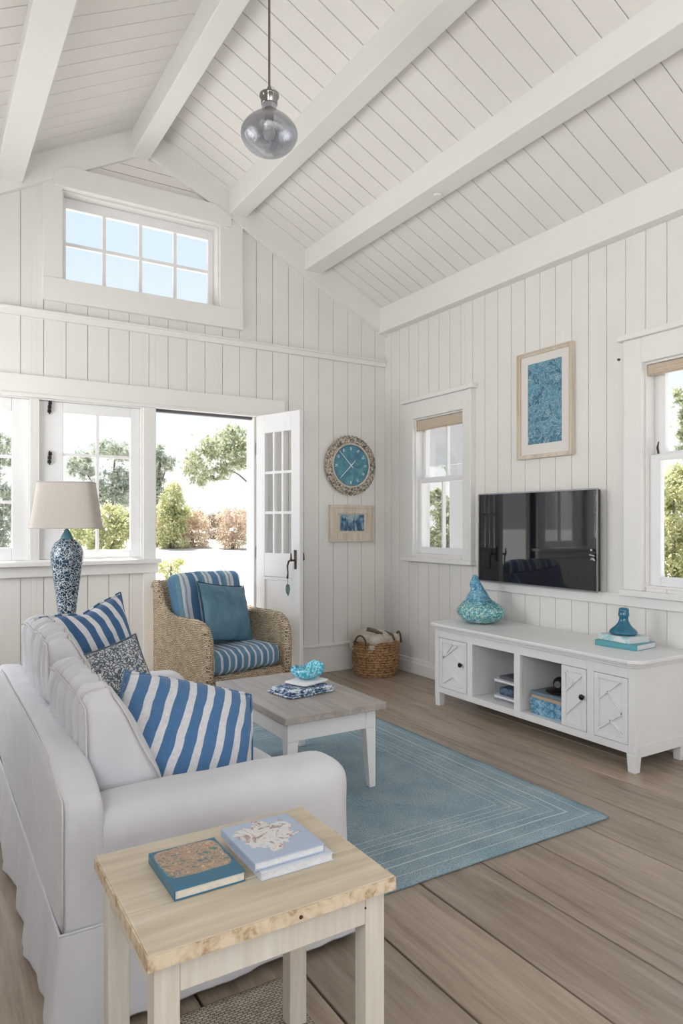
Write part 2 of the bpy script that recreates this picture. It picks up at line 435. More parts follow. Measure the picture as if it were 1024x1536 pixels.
# baseboards
def bb(name, *bx): tag(B(name, TRIM, None, *bx, bev=.006), kind='structure')
bb('baseboard_back', (2.46, XR-.03, YB-.03, YB+.001, 0, .24), (2.46, XR-.03, YB-.042, YB+.001, .225, .252), (XL, 1.52, YB-.03, YB+.001, 0, .16))
bb('baseboard_right', (XR-.02, XR+.001, YR, YB, 0, .13), (XR-.03, XR+.001, YR, YB, 0, .10))
bb('baseboard_left', (XL-.001, XL+.02, YR, YB, 0, .13))
tag(B('trim_17', TRIM, None, (1.531, 2.36, YB-.02, YB+.16, -.03, .012)), kind='structure')   # threshold
# window framing helper --------------------------------------------------
def window(idx, F, a0, a1, z0, z1, cols, rows, sash=.055, mun=.02, depth=.06, colpos=None, rowpos=None, extra=None, reveal=True, sl=None, sr=None, sb=None, st=None):
    root = empty('window_%d' % idx, F((a0+a1)/2, 0, z0), kind='structure'); rl = Vector(root.location)
    def bx(mb, a, b, c, d, d0, d1):
        P = [F(a, d0, c), F(b, d1, d)]; P = [Vector(p)-rl for p in P]
        mb.box(min(P[0].x,P[1].x), max(P[0].x,P[1].x), min(P[0].y,P[1].y), max(P[0].y,P[1].y), min(P[0].z,P[1].z), max(P[0].z,P[1].z))
    if reveal:
        m = MB(); t = .012
        bx(m, a0-.002, a0+t, z0, z1, .0, TH); bx(m, a1-t, a1+.002, z0, z1, .0, TH); bx(m, a0+t, a1-t, z1-t, z1+.002, 0, TH); bx(m, a0+t, a1-t, z0-.002, z0+t, 0, TH)
        m.build('jamb', TRIM, root)
    sl = sl or sash; sr = sr or sash; sb = sb or sash; st = st or sash
    i0, i1, j0, j1 = a0+.012, a1-.012, z0+.012, z1-.012
    m = MB(); d0, d1 = depth, depth+.04
    bx(m, i0, i0+sl, j0, j1, d0, d1); bx(m, i1-sr, i1, j0, j1, d0, d1); bx(m, i0+sl, i1-sr, j0, j0+sb, d0, d1); bx(m, i0+sl, i1-sr, j1-st, j1, d0, d1)
    m.build('sash', SASH, root, bev=.004)
    g0, g1, h0, h1 = i0+sl, i1-sr, j0+sb, j1-st
    cp = colpos if colpos is not None else [g0+(g1-g0)*k/cols for k in range(1, cols)]
    rp = rowpos if rowpos is not None else [h0+(h1-h0)*k/rows for k in range(1, rows)]
    m = MB()
    for c in cp: bx(m, c-mun/2, c+mun/2, h0, h1, d0+.006, d1-.006)
    ca = [g0]+list(cp)+[g1]
    for r_ in rp:
        for q0, q1 in zip(ca, ca[1:]):
            bx(m, q0+(mun/2 if q0 != g0 else 0), q1-(mun/2 if q1 != g1 else 0), r_-mun/2, r_+mun/2, d0+.006, d1-.006)
    if cp or rp: m.build('muntin', SASH, root)
    m = MB(); bx(m, g0, g1, h0, h1, d0+.018, d0+.022); m.build('pane', GLASS, root)
    if extra: extra(root, bx)
    return root
# casement windows in the back wall
def w1x(root, bx):
    pass
window(1, FB, -.45, .665, 1.03, 2.18, 3, 3, sash=.09, depth=.035, sr=.11)
def w2x(root, bx):
    for z in (2.125, 1.765):
        m = MB()
        for dz, ddx in ((.0, 0), (.028, .003), (-.028, -.002)): bx(m, .772+ddx, .795+ddx, z-.012+dz, z+.012+dz, .012, .036)
        bx(m, .778, .788, z-.05, z+.05, .02, .032)
        m.build('hinge', BLACKM, root, bev=.003)
window(2, FB, .70, 1.435, 1.03, 2.18, 2, 3, depth=.035, sl=.165, sr=.07, sb=.062, st=.075, colpos=[1.115], rowpos=[1.795], extra=w2x)
tr(18, (XL, 1.56, YB-.07, YB+.03, 1.0, 1.032), (XL, 1.545, YB-.03, YB+.001, .925, 1.0))   # sill shelf
# clerestory
window(3, FB, .862, 2.041, 3.03, 3.675, 4, 2, sash=.03, mun=.024, depth=.085, st=.075, sr=.045)
tr(19, (.73, 2.237, YB-.04, YB+.001, 2.868, 3.03), bev=.004)
tr(20, (.73, .862, YB-.032, YB+.001, 3.03, 3.80), bev=.004)
tr(21, (2.041, 2.237, YB-.032, YB+.001, 3.03, 3.84), bev=.004)
m = MB(); m.prism([(.80, 3.675), (2.13, 3.675), (2.13, 3.75), (2.0, 3.83), (.90, 3.83), (.80, 3.77)], YB-.055, YB+.001, lambda p, t: (p[0], t, p[1]))
tag(m.build('trim_22', TRIM, bev=.004), kind='structure')
# right wall windows: double hung
def dh(idx, a0, a1, z0, z1, zm, two, sl, sr):
    root = window(idx, FR_, a0, a1, zm-.02, z1, 2 if two else 1, 1, sash=.045, depth=.075, sl=sl, sr=sr, reveal=False)
    rl = Vector(root.location)
    def bx(mb, a, b, c, d, d0, d1):
        P = [Vector(FR_(a, d0, c))-rl, Vector(FR_(b, d1, d))-rl]
        mb.box(min(P[0].x,P[1].x), max(P[0].x,P[1].x), min(P[0].y,P[1].y), max(P[0].y,P[1].y), min(P[0].z,P[1].z), max(P[0].z,P[1].z))
    m = MB(); t = .012
    bx(m, a0-.002, a0+t, z0, z1, 0, TH); bx(m, a1-t, a1+.002, z0, z1, 0, TH); bx(m, a0+t, a1-t, z1-t, z1+.002, 0, TH); bx(m, a0+t, a1-t, z0-.002, z0+t, 0, TH)
    m.build('jamb', TRIM, root)
    m = MB(); i0, i1 = a0+t, a1-t; sb = .055
    bx(m, i0, i0+sl, z0+t, zm+.02, .03, .07); bx(m, i1-sr, i1, z0+t, zm+.02, .03, .07); bx(m, i0+sl, i1-sr, z0+t, z0+t+sb, .03, .07); bx(m, i0+sl, i1-sr, zm-.015, zm+.02, .025, .07)
    m.build('sash', SASH, root, bev=.004)
    m = MB(); bx(m, i0+sl, i1-sr, z0+t+sb, zm-.015, .048, .052); m.build('pane', GLASS, root)
    if two:
        m = MB(); c = (i0+sl+i1-sr)/2; bx(m, c-.008, c+.008, z0+t+sb, zm-.015, .034, .066); m.build('muntin', SASH, root)
    return root
r4 = dh(4, 4.12, 4.76, 1.03, 2.20, 1.66, True, .035, .035)
r5 = dh(5, 1.55, 2.545, .92, 2.25, 1.685, False, .07, .07)
dh(6, -1.6, -.6, .92, 2.25, 1.685, False, .05, .05)
def casing(i, a0, a1, z0, z1, w, zt):
    X = XR
    tr(i, (X-.03, X+.001, a0-w, a0, z0-.02, zt), (X-.03, X+.001, a1, a1+w, z0-.02, zt), (X-.03, X+.001, a0, a1, z1, zt),
       (X-.055, X+.001, a0-w-.03, a1+w+.03, zt, zt+.035), (X-.045, X-.03, a0-w+.002, a0-w+.03, z0-.02, zt), (X-.06, X+.001, a0-w-.01, a1+w+.01, z0-.055, z0-.02), bev=.004)
casing(23, 4.12, 4.76, 1.03, 2.20, .115, 2.345)
casing(24, 1.55, 2.545, .92, 2.25, .125, 2.40)
LATCH = MB(); LATCH.tube([(XR-.0, 2.455, 1.705), (XR-.01, 2.455, 1.74), (XR+.005, 2.458, 1.775)], [.006,.007,.003])
lo = LATCH.build('sash_latch', BRONZE); lo.parent = r5; lo.matrix_parent_inverse = Matrix.Translation(-Vector(r5.location))
# woven blinds
BL = stripes('woven_blind_cloth', 2, .018, [(0, (.62,.52,.40)), (.5, (.57,.47,.355))], .001)
def blind(a0, a1, z0, z1, label):
    o = empty('roller_blind', (XR+.012, (a0+a1)/2, z0), label=label, cat='blind') if False else empty('roller_blind', (XR+.012, (a0+a1)/2, z0), label=label, cat='blind', group=None)
    h = (a1-a0)/2
    m = MB(); m.box(-.008, .018, -h, h, .008, z1-z0); m.build('fabric_roll', BL, o, bev=.006)
    m = MB(); m.box(-.011, .012, -h, h, 0, .009); m.build('hem_bar', plain('blind_hem', (.5,.41,.31), .8), o, bev=.002)
def _tag(o, label=None, cat=None, group=None, kind=None): pass
blind(4.135, 4.745, 2.095, 2.186, 'rolled-up beige woven blind at top of the narrow window left of the television')
blind(1.565, 2.53, 2.17, 2.236, 'rolled-up tan woven blind at top of the window at right edge')
tr(26, (2.346, 2.361, YB-.001, YB+TH, 0, 2.18), (1.531, 2.346, YB-.0, YB+TH, 2.1795, 2.19))
# assumed rear and left windows, out of view, added to let light in
for idx, (F, H) in enumerate([(FL_, h) for h in H_L] + [(FQ, h) for h in H_Q]):
    window(7+idx, F, H[0], H[1], H[2], H[3], 2, 2, sash=.05)

# ------------------------------------------------------------------ door leaf
hx, hy = 2.375, 5.20; ex, ey = 2.53, 4.73
dw = math.hypot(ex-hx, ey-hy); dang = math.atan2(ey-hy, ex-hx)
door = empty('door_1', (hx, hy, .012), dang, kind='structure')
DP = paint('white_door_paint', (.84, .845, .86), .3, .02, .04); zt = 2.17
gx0, gx1, gz0, gz1 = .10, dw-.095, 1.05, 2.02
m = MB()
m.box(0, gx0, -.02, .02, 0, zt); m.box(gx1, dw, -.02, .02, 0, zt); m.box(gx0, gx1, -.02, .02, gz1, zt); m.box(gx0, gx1, -.02, .02, .86, gz1*0+gz0); m.box(gx0, gx1, -.02, .02, 0, .22)
m.build('door_frame', DP, door, bev=.004)
m = MB(); m.box(gx0, gx1, -.008, .008, .22, .86)
for k in (1, 2): pass
m.build('lower_panel', DP, door)
m = MB()
m.box(gx0, gx1, .009, .024, .835, .858); m.box(gx0, gx1, -.024, -.009, .835, .858); m.box(gx0, gx1, -.024, -.009, .222, .24); m.build('panel_moulding', DP, door, bev=.003)
m = MB(); cw = (gx1-gx0)/3
for k in (1, 2): m.box(gx0+cw*k-.010, gx0+cw*k+.010, -.016, .016, gz0, gz1)
for k in (1, 2):
    z = gz0+(gz1-gz0)*k/3
    for q in range(3): m.box(gx0+cw*q+(.010 if q else 0), gx0+cw*(q+1)-(.010 if q < 2 else 0), -.016, .016, z-.010, z+.010)
m.build('muntin', DP, door)
m = MB(); m.box(gx0, gx1, -.002, .002, gz0, gz1); m.build('pane', GLASS, door)
for sgn in (-1, 1):
    m = MB(); xk = dw-.045; y0 = sgn*.02
    m.box(xk-.011, xk+.011, min(y0, y0+sgn*.008), max(y0, y0+sgn*.008), .93, 1.08)
    m.cyl((xk, y0, 1.0), (xk, y0+sgn*.05, 1.0), .008)
    m.tube([(xk, y0+sgn*.05, 1.0), (xk-.02, y0+sgn*.055, .995), (xk-.035, y0+sgn*.055, .955), (xk-.03, y0+sgn*.055, .90), (xk-.035, y0+sgn*.055, .86)], [.008,.008,.007,.006,.009])
    m.tube([(xk, y0+sgn*.05, 1.0), (xk, y0+sgn*.05, 1.055)], [.010, .005])
    m.build('handle', BRONZE, door, smooth=True)
m = MB(); m.box(-.012, .0, -.012, .012, .25, .35); m.box(-.012, 0, -.012, .012, 1.0, 1.1); m.box(-.012, 0, -.012, .012, 1.85, 1.95); m.build('hinge', BLACKM, door)
# charm hanging from the inside handle
dv = Matrix.Translation((hx, hy, .012)) @ Matrix.Rotation(dang, 4, 'Z')
cp = dv @ Vector((dw-.078, -.075, .87))
ch = empty('door_charm', cp, label='green leaf shaped charm hanging on a cord from the bronze door handle', cat='charm')
m = MB(); m.tube([(0,0,0), (.002,0,-.03), (-.001,0,-.055)], .0022); m.build('cord', BRONZE, ch)
m = MB(); f = lambda p, t: (p[0], t, p[1])
m.prism([(0,-.05),(.018,-.065),(.022,-.095),(.014,-.13),(.004,-.15),(-.012,-.12),(-.018,-.085),(-.012,-.06)], -.004, .004, f)
m.build('leaf', splotch('verdigris', [(.4,(.08,.13,.11)),(.6,(.25,.42,.36))], 40), ch, bev=.002)

# ------------------------------------------------------------------ rug
def rugmat():
    m, nt, b, o = newmat('teal_woven_rug')
    tc = N(nt, 'ShaderNodeTexCoord'); sp = N(nt, 'ShaderNodeSeparateXYZ'); L(nt, tc.outputs['Object'], sp.inputs[0])
    ax = math_(nt, 'SUBTRACT', RW/2, math_(nt, 'ABSOLUTE', sp.outputs[0])); ay = math_(nt, 'SUBTRACT', RL/2, math_(nt, 'ABSOLUTE', sp.outputs[1]))
    d = math_(nt, 'MINIMUM', ax, ay)
    n = noise_t(nt, tc.outputs['Object'], 3, 2); d = math_(nt, 'ADD', d, math_(nt, 'MULTIPLY', math_(nt, 'SUBTRACT', n.outputs[0], .5), .008))
    W = (.60, .68, .68); Z = (0, 0, 0); O = (1, 1, 1); st = [(0, Z)]
    for p, w_ in ((.055, .005), (.125, .004), (.165, .004), (.235, .005), (.262, .004), (.30, .003), (.34, .005)):
        st += [(p, O), (p+w_, Z)]
    line = ramp(nt, d, st, 'CONSTANT')
    # faint irregular threads in the field
    def thread(axis, sc, thr):
        w_ = N(nt, 'ShaderNodeCombineXYZ'); 
        L(nt, math_(nt, 'MULTIPLY', sp.outputs[axis], sc), w_.inputs[0]); L(nt, math_(nt, 'MULTIPLY', sp.outputs[1-axis], 2.3), w_.inputs[1])
        nn = noise_t(nt, w_.outputs[0], 1, 2); return ramp(nt, nn.outputs[0], [(thr, Z), (thr+.02, O)])
    t1, t2 = thread(0, 90, .68), thread(1, 90, .71)
    patch = noise_t(nt, tc.outputs['Object'], 2.2, 2); pm = ramp(nt, patch.outputs[0], [(.45, Z), (.6, O)])
    th = mix(nt, 1.0, mix(nt, 1.0, t1, t2, 'ADD'), pm, 'MULTIPLY')
    base = noise_t(nt, tc.outputs['Object'], 5, 4); bc = ramp(nt, base.outputs[0], [(.3, (.22, .325, .385)), (.7, (.33, .435, .485))])
    fine = noise_t(nt, tc.outputs['Object'], 160, 2); ft = ramp(nt, fine.outputs[0], [(.35, (.72,.75,.77)), (.65, (1.25,1.22,1.2))])
    bc = mix(nt, 1.0, bc, ft, 'MULTIPLY')
    c = mix(nt, math_(nt, 'MULTIPLY', th, .35), bc, W); c = mix(nt, math_(nt, 'MULTIPLY', line, .75), c, W)
    L(nt, c, b.inputs['Base Color']); b.inputs['Roughness'].default_value = .95
    wv = N(nt, 'ShaderNodeTexWave', wave_type='BANDS', bands_direction='Y'); wv.inputs['Scale'].default_value = 45; wv.inputs['Distortion'].default_value = 1.5; L(nt, tc.outputs['Object'], wv.inputs[0])
    h = math_(nt, 'ADD', math_(nt, 'MULTIPLY', wv.outputs[1], .5), fine.outputs[0]); bump(nt, b, h, .7, .004); return m
RW, RL = 1.55, 2.13
rug = softbox('area_rug', rugmat(), None, 0, 0, 0, RW, RL, .014, .0068, n=(50, 60, 1), wr=.003, wf=(6, 6, 1), sub=0)
rug.location = (2.59-RW/2, 1.97+RL/2, .0075)
tag(rug, 'large teal blue woven rug with white border lines under the coffee table', 'rug')
jute = softbox('jute_mat', wicker('jute_weave', ((.58,.52,.44), (.48,.42,.34), (.20,.16,.12)), 60, 60, .9), None, 0, 0, 0, .86, .95, .014, .0068, n=(40,40,1), wr=.002, wf=(9,9,1), sub=0)
mj = jute.data.materials[0].node_tree
for n_ in mj.nodes:
    if n_.bl_idname == 'ShaderNodeCombineXYZ':
        sp_ = [q for q in mj.nodes if q.bl_idname == 'ShaderNodeSeparateXYZ'][0]
        mm = mj.nodes.new('ShaderNodeMath'); mm.operation = 'MULTIPLY'; mm.inputs[1].default_value = 75; mj.links.new(sp_.outputs[1], mm.inputs[0]); mj.links.new(mm.outputs[0], n_.inputs[1])
        mm = mj.nodes.new('ShaderNodeMath'); mm.operation = 'MULTIPLY'; mm.inputs[1].default_value = 60; mj.links.new(sp_.outputs[0], mm.inputs[0]); mj.links.new(mm.outputs[0], n_.inputs[0])
jute.location = (.87-.43, 1.76-.475, .0075)
tag(jute, 'grey-beige woven jute mat on the floor under the rough pine side table', 'mat')

# ------------------------------------------------------------------ sofa
SX0, SX1, SY0, SY1 = .30, 1.16, 1.83, 3.52
sofa = empty('sofa', ((SX0+SX1)/2, (SY0+SY1)/2, 0), label='white slipcovered two-seat sofa with loose back cushions and floor length skirt', cat='sofa')
ox, oy = sofa.location.x, sofa.location.y
def sb(name, x0, x1, y0, y1, z0, z1, mat=SOFA, **k):
    return softbox(name, mat, sofa, (x0+x1)/2-ox, (y0+y1)/2-oy, (z0+z1)/2, x1-x0, y1-y0, z1-z0, **k)
sb('base', SX0+.03, SX1-.02, SY0+.03, SY1-.03, .12, .30, r=.02, n=(6,8,4))
def backlean(q):
    t = (q.z+.3)/.6; q = q.copy()
    q.x += -.0*t; return q
def backtop(q):
    q = q.copy(); t = max(0, (q.z+.25)/.55); n_ = max(0, (-q.y-.55)/.30)
    q.z -= .055*min(1, n_)**1.5*min(1, t); q.x -= .0*t
    if q.x > 0: q.x -= .03*t
    return q
sb('back', SX0, SX0+.14, SY0, SY1, .06, .655, r=.02, n=(6,34,16), wr=.009, wf=(5,5,5), puff=(.004,.0,.004), seed=2, dfm=backtop)
sb('arm', SX0+.07, SX1, SY0-.004, SY0+.205, .06, .55, r=.06, n=(26,8,16), wr=.008, wf=(6,6,6), puff=(.012,.008,.012), seed=5)
sb('arm', SX0+.11, SX1-.02, SY1-.205, SY1, .06, .55, r=.06, n=(26,8,16), wr=.008, wf=(6,6,6), puff=(.012,.008,.012), seed=9)
sb('seat_cushion', SX0+.12, SX1-.005, SY0+.20, (SY0+SY1)/2, .27, .42, r=.045, n=(20,20,6), puff=(.01,0,.018), wr=.008, wf=(7,7,7), seed=3)
sb('seat_cushion', SX0+.12, SX1-.005, (SY0+SY1)/2, SY1-.20, .27, .42, r=.045, n=(20,20,6), puff=(.01,0,.018), wr=.008, wf=(7,7,7), seed=4)
m = MB(); m.tube([(SX0+.004-ox, SY0+.006-oy, z_) for z_ in (.28, .35, .42, .49, .54, .57)] + [(SX0+.006-ox, SY0+.02-oy, .592), (SX0+.006-ox, SY0+.09-oy, .607), (SX0+.006-ox, SY0+.2-oy, .63)] + [(SX0+.006-ox, SY0+.25+.13*k_-oy, .643+.005*min(k_, 2)) for k_ in range(11)], .0032, 6); m.build('back_piping', PIPE, sofa, smooth=True)
# skirt: a wavy cloth all round, flaring slightly
def skirt():
    m = MB(); path = []
    def run(p, q, n_):
        for i in range(n_): path.append((p[0]+(q[0]-p[0])*i/n_, p[1]+(q[1]-p[1])*i/n_))
    x0, x1, y0, y1 = SX0-.004, SX1+.004, SY0-.004, SY1+.004
    run((x0,y0),(x1,y0),44); run((x1,y0),(x1,y1),80); run((x1,y1),(x0,y1),44); run((x0,y1),(x0,y0),80)
    k = len(path); rows = [.27, .26, .20, .13, .06, .012]; V = []
    cx, cy = (x0+x1)/2, (y0+y1)/2
    for jz, z in enumerate(rows):
        ring = []
        for i, (x, y) in enumerate(path):
            fl_ = (.27-z)/.27; nx = (1 if x >= x1-1e-6 else -1 if x <= x0+1e-6 else 0); ny = (1 if y >= y1-1e-6 else -1 if y <= y0+1e-6 else 0)
            w_ = noise.noise(Vector((x*7, y*7, 1.3)))*.5+noise.noise(Vector((x*18, y*18, 4)))*.25
            off = fl_*(.022+.05*w_)+.003
            zz = z + (.022*noise.noise(Vector((x*4, y*4, 8))) + .012 if z < .02 else 0)
            if z < .02: zz = max(.004, zz)
            ring.append(m.bm.verts.new((x+nx*off-ox, y+ny*off-oy, zz)))
        V.append(ring)
    for A, Bq in zip(V, V[1:]):
        for i in range(k): m.bm.faces.new([A[i], Bq[i], Bq[(i+1)%k], A[(i+1)%k]])
    o = m.build('skirt', SOFA, sofa, smooth=True)
    s_ = o.modifiers.new('s', 'SOLIDIFY'); s_.thickness = .004; s_.offset = -1
    s2 = o.modifiers.new('sub', 'SUBSURF'); s2.levels = 1; s2.render_levels = 1
    m = MB(); m.tube([(x-ox, y-oy, .272) for x, y in path], .004, 6, True); m.build('skirt_piping', SOFA, sofa, smooth=True)
skirt()
def bcush(y0, y1, zc_, seed, h, lean=-14):
    rt = Matrix.Rotation(R(lean), 3, 'Y')
    w_, d_ = .21, y1-y0
    c = Vector((.50-ox, (y0+y1)/2-oy, zc_))
    def dfm(q):  # wedge shape with gathered pleats over the crown
        q = q.copy(); t = (q.z/(h/2)+1)/2; tt = max(0, min(1.1, t)); e = max(0, 1-(abs(q.y)/(d_/2))**6)
        g = math.sin(q.y*88+2.5*noise.noise(Vector((q.y*8, q.z*5, seed)))+2*noise.noise(Vector((q.y*25, 0, seed+4))))
        q.x += (1 if q.x > 0 else -1)*.015*g*tt**1.4*e*min(1, abs(q.x)/.07)
        q.z += .011*g*max(0, t-.6)/.4*e - .018*(abs(q.y)/(d_/2))**4*tt**2
        k = .58*tt**1.8; q.x = q.x*(1-k) - .015*tt
        q.x += .012*noise.noise(Vector((q.y*5, q.z*7, seed+9)))
        return q
    o = softbox('back_cushion', SOFA, sofa, c.x, c.y, c.z, w_, d_, h, .035, puff=(.030,.010,.022), n=(12,84,28), wr=.008, wf=(9,7,5), rot=rt, dfm=dfm, seed=seed)
    for sx in (-1, 1):
        pts = []; Ys = d_/2; Zs = h/2
        for yy, zz in [(-1, k/12) for k in range(-12, 12)] + [(-.985, .985)] + [(k/14, 1) for k in range(-13, 14)] + [(.985, .985)] + [(1, k/12) for k in range(11, -13, -1)]:
            q = Vector((sx*(w_/2-.008), yy*(Ys-.008), zz*(Zs-.008)))
            if zz >= .98: q.z += .022*max(0, (1-yy*yy))**.7*.45+.002; 
            if abs(yy) >= .98: q.y += math.copysign(.010*max(0, 1-zz*zz)*.3, yy)
            q.x += sx*.004
            pts.append(rt @ dfm(q) + c)
        m = MB(); m.tube(pts, .0036, 6); m.build('piping', PIPE, o, smooth=True)
bcush(SY0+.21, 2.66, .605, 3.0, .42)
bcush(2.68, 3.36, .66, 11.0, .46)
# pillows on the sofa
STR = stripes('blue_white_broad_stripe', 0, .066, [(0, BLUE), (.60, WHT)], .005, tilt=-.20)
STR2 = stripes('navy_white_broad_stripe', 0, .062, [(0, (.045,.125,.27)), (.58, WHT)], .006, tilt=.2)
def put(o, loc, rx, ry, rz): o.rotation_mode = 'XYZ'; o.location = loc; o.rotation_euler = (R(rx), R(ry), R(rz))
def throw_pillow(name, mat, pmat, w, h, t, loc, rx, ry, rz, label, group=None, **k):
    root = empty(name, (0,0,0), label=label, cat='pillow', group=group)
    put(root, loc, rx, ry, rz)
    o, path = pillow('cover', mat, root, w, h, t, **k)
    m = MB(); m.tube(path, .0045, 6, True); m.build('piping', pmat, root, smooth=True)
    return root
throw_pillow('throw_pillow', STR, STR, .46, .44, .20, (.765, 2.25, .56), -40, 16, -6, 'large blue and white striped pillow in the near corner of the sofa beside the arm', seed=1, pinch=-.02)
throw_pillow('throw_pillow', STR2, STR2, .42, .50, .17, (.66, 3.14, .70), -14, -10, 22, 'blue and white striped pillow at the far end of the sofa below the lamp', seed=4, chop=.02)
throw_pillow('throw_pillow', veins('grey_net_pattern', (.60,.62,.62), (.07,.10,.13), 72, .2, .9, distort=.03), plain('dark_piping', (.1,.13,.16), .9), .36, .40, .13, (.665, 2.83, .625), -32, -10, 14,
             'small grey and white mottled pillow between the two striped sofa pillows', seed=8)

# ------------------------------------------------------------------ coffee table
ct = empty('coffee_table', (1.655, 3.155, .017), label='low coffee table with grey-brown wood top and white tapered legs on the rug', cat='table')
CTW = wood('greyed_oak_top', (.27,.235,.215), (.45,.41,.38), 1, .4)
CTP = paint('coffee_table_white_paint', (.76,.76,.75), .4)
B('tabletop', CTW, ct, (-.275, .275, -.42, .42, .382, .417), bev=.004)
B('apron', CTP, ct, (-.215, .215, -.372, -.354, .29, .382), (-.215, .215, .354, .372, .29, .382), (-.235, -.217, -.35, .35, .29, .382), (.217, .235, -.35, .35, .29, .382), bev=.002)
for sx in (-1, 1):
    for sy in (-1, 1):
        m = MB(); X, Y = sx*.212, sy*.349; t, b_ = .028, .017
        xo = X+sx*(t-b_); yo = Y+sy*(t-b_)
        m.hexa([(xo-b_,yo-b_,0),(xo+b_,yo-b_,0),(xo+b_,yo+b_,0),(xo-b_,yo+b_,0),(X-t,Y-t,.29),(X+t,Y-t,.29),(X+t,Y+t,.29),(X-t,Y+t,.29)])
        m.box(X-t, X+t, Y-t, Y+t, .2902, .3818)
        m.build('leg', CTP, ct, bev=.003)
ctz = .4345
# folded printed cloth, folded white cloth, glass bowl
CL = splotch('indigo_print_cloth', [(.42,(.03,.06,.14)),(.5,(.25,.38,.52)),(.56,(.70,.74,.78))], 45, 3, .5, .9)
fc = empty('folded_cloth', (1.67, 3.13, ctz), R(8), label='folded indigo and white printed cloth lying on the coffee table', cat='cloth')
for k in range(3):
    m = softbox('fold', CL, fc, .003*k, -.004*k, .006+.0105*k, .28-.012*k, .21-.01*k, .0104, .005, n=(16,14,2), wr=.002, wf=(20,20,1), sub=0)
wc = softbox('folded_napkin', fabric('white_napkin_cotton', (.78,.79,.82)), None, 0, 0, 0, .19, .15, .016, .007, n=(12,10,2), wr=.004, wf=(22,22,5), sub=1)
wc.location = (1.715, 3.15, ctz+.046); wc.rotation_euler = (0,0,R(20)); tag(wc, 'folded white cloth under the blue glass shell bowl', 'cloth')
m = MB()
prof = [(.012,0),(.035,.002),(.058,.018),(.068,.04),(.066,.055),(.055,.060),(.046,.050),(.030,.030),(.01,.022)]
def wbowl(p, a, r, z):
    k = 1+.28*math.cos(a*2+.6)*min(1, r/.05); p = Vector((p.x*k*1.05, p.y*(2-k)*.85, p.z))
    p.z += .022*max(0, math.cos(a-.5))*(z/.06)+.008*math.sin(3*a)*(z/.06); return p
m.lathe(prof, n=40, warp=wbowl)
gb = m.build('glass_bowl', veins('aqua_streaked_glass', (.02,.30,.46), (.35,.75,.85), 26, .1, .06, (.08,.48,.62), .12), smooth=True)
gb.location = (1.725, 3.16, ctz+.056); gb.rotation_euler = (0,0,R(-20)); tag(gb, 'turquoise streaked glass shell bowl on a white cloth on the coffee table', 'bowl')

# ------------------------------------------------------------------ end table
et = empty('side_table', (.60, 1.405, 0), label='rough pine side table with white painted legs beside the near sofa arm', cat='table')
PINE = wood('pale_pine', (.45,.355,.245), (.66,.585,.465), 0, .5, .8, 12)
PINEE = splotch('rough_pine_edge', [(.36,(.42,.29,.17)),(.46,(.62,.49,.33)),(.6,(.72,.60,.44))], 40, 6, .4, .6)
PINEL = wood('whitewashed_pine_legs', (.60,.53,.44), (.72,.68,.61), 2, .5, 1, 16)
tw, td = .262, .212
m = MB(); m.box(-tw, tw, -td, -.062, .522, .549); m.box(-tw, tw, -.060, td, .522, .549); top = m.build('tabletop', PINE, et, bev=.003)
m = MB()
for (a, b, c, d) in ((-tw-.002, tw+.002, -td-.003, -td-.0002), (-tw-.003, -tw-.0002, -td, td), (tw+.0002, tw+.003, -td, td)): m.box(a, b, c, d, .521, .547)
m.build('edge', PINEE, top)
HO = plain('dark_hole', (.06,.03,.02), .8)
for q_ in ((.035, -td-.003, .530, .004), (.2, -.1942, .49, .0025)): m = MB(); m.cyl((q_[0], q_[1], q_[2]), (q_[0], q_[1]-.0012, q_[2]), q_[3]); m.build('nail_hole', HO, top)
B('apron', PINEL, et, (-.20, .20, -.194, -.176, .455, .5218), (-.20, .20, .176, .194, .455, .5218), (-.244, -.226, -.155, .155, .455, .5218), (.226, .244, -.155, .155, .455, .5218), bev=.002)
for sx in (-1, 1):
    for sy in (-1, 1):
        m = MB(); X, Y = sx*.224, sy*.174; m.box(X-.024, X+.024, Y-.022, Y+.022, .016, .5218); m.build('leg', PINEL, et, bev=.003)
# books
def book(name, x0, x1, y0, y1, z0, z1, cmat, pmat, label, group=None, rz=0, spine='x'):
    root = empty(name, ((x0+x1)/2, (y0+y1)/2, z0), rz, label=label, cat='book', group=group)
    w_, d_, h = (x1-x0)/2, (y1-y0)/2, z1-z0; c = .0025
    m = MB(); m.box(-w_, w_, -d_, d_, h-c, h); m.box(-w_, w_, -d_, d_, 0, c)
    if spine == 'x': m.box(-w_, -w_+c, -d_, d_, c, h-c)
    else: m.box(-w_, w_, d_-c, d_, c, h-c)
    m.build('cover', cmat, root, bev=.0012)
    m = MB(); m.box(-w_+c+.0005, w_-.003, -d_+.003, d_-c-.0005, c, h-c); m.build('pages', pmat, root)
    return root
PAGES = stripes('page_edges', 2, .003, [(0, (.74,.70,.60)), (.5, (.66,.62,.53))], .0)
PAGEW = stripes('white_page_edges', 2, .003, [(0, (.78,.78,.78)), (.5, (.66,.67,.69))], .0)
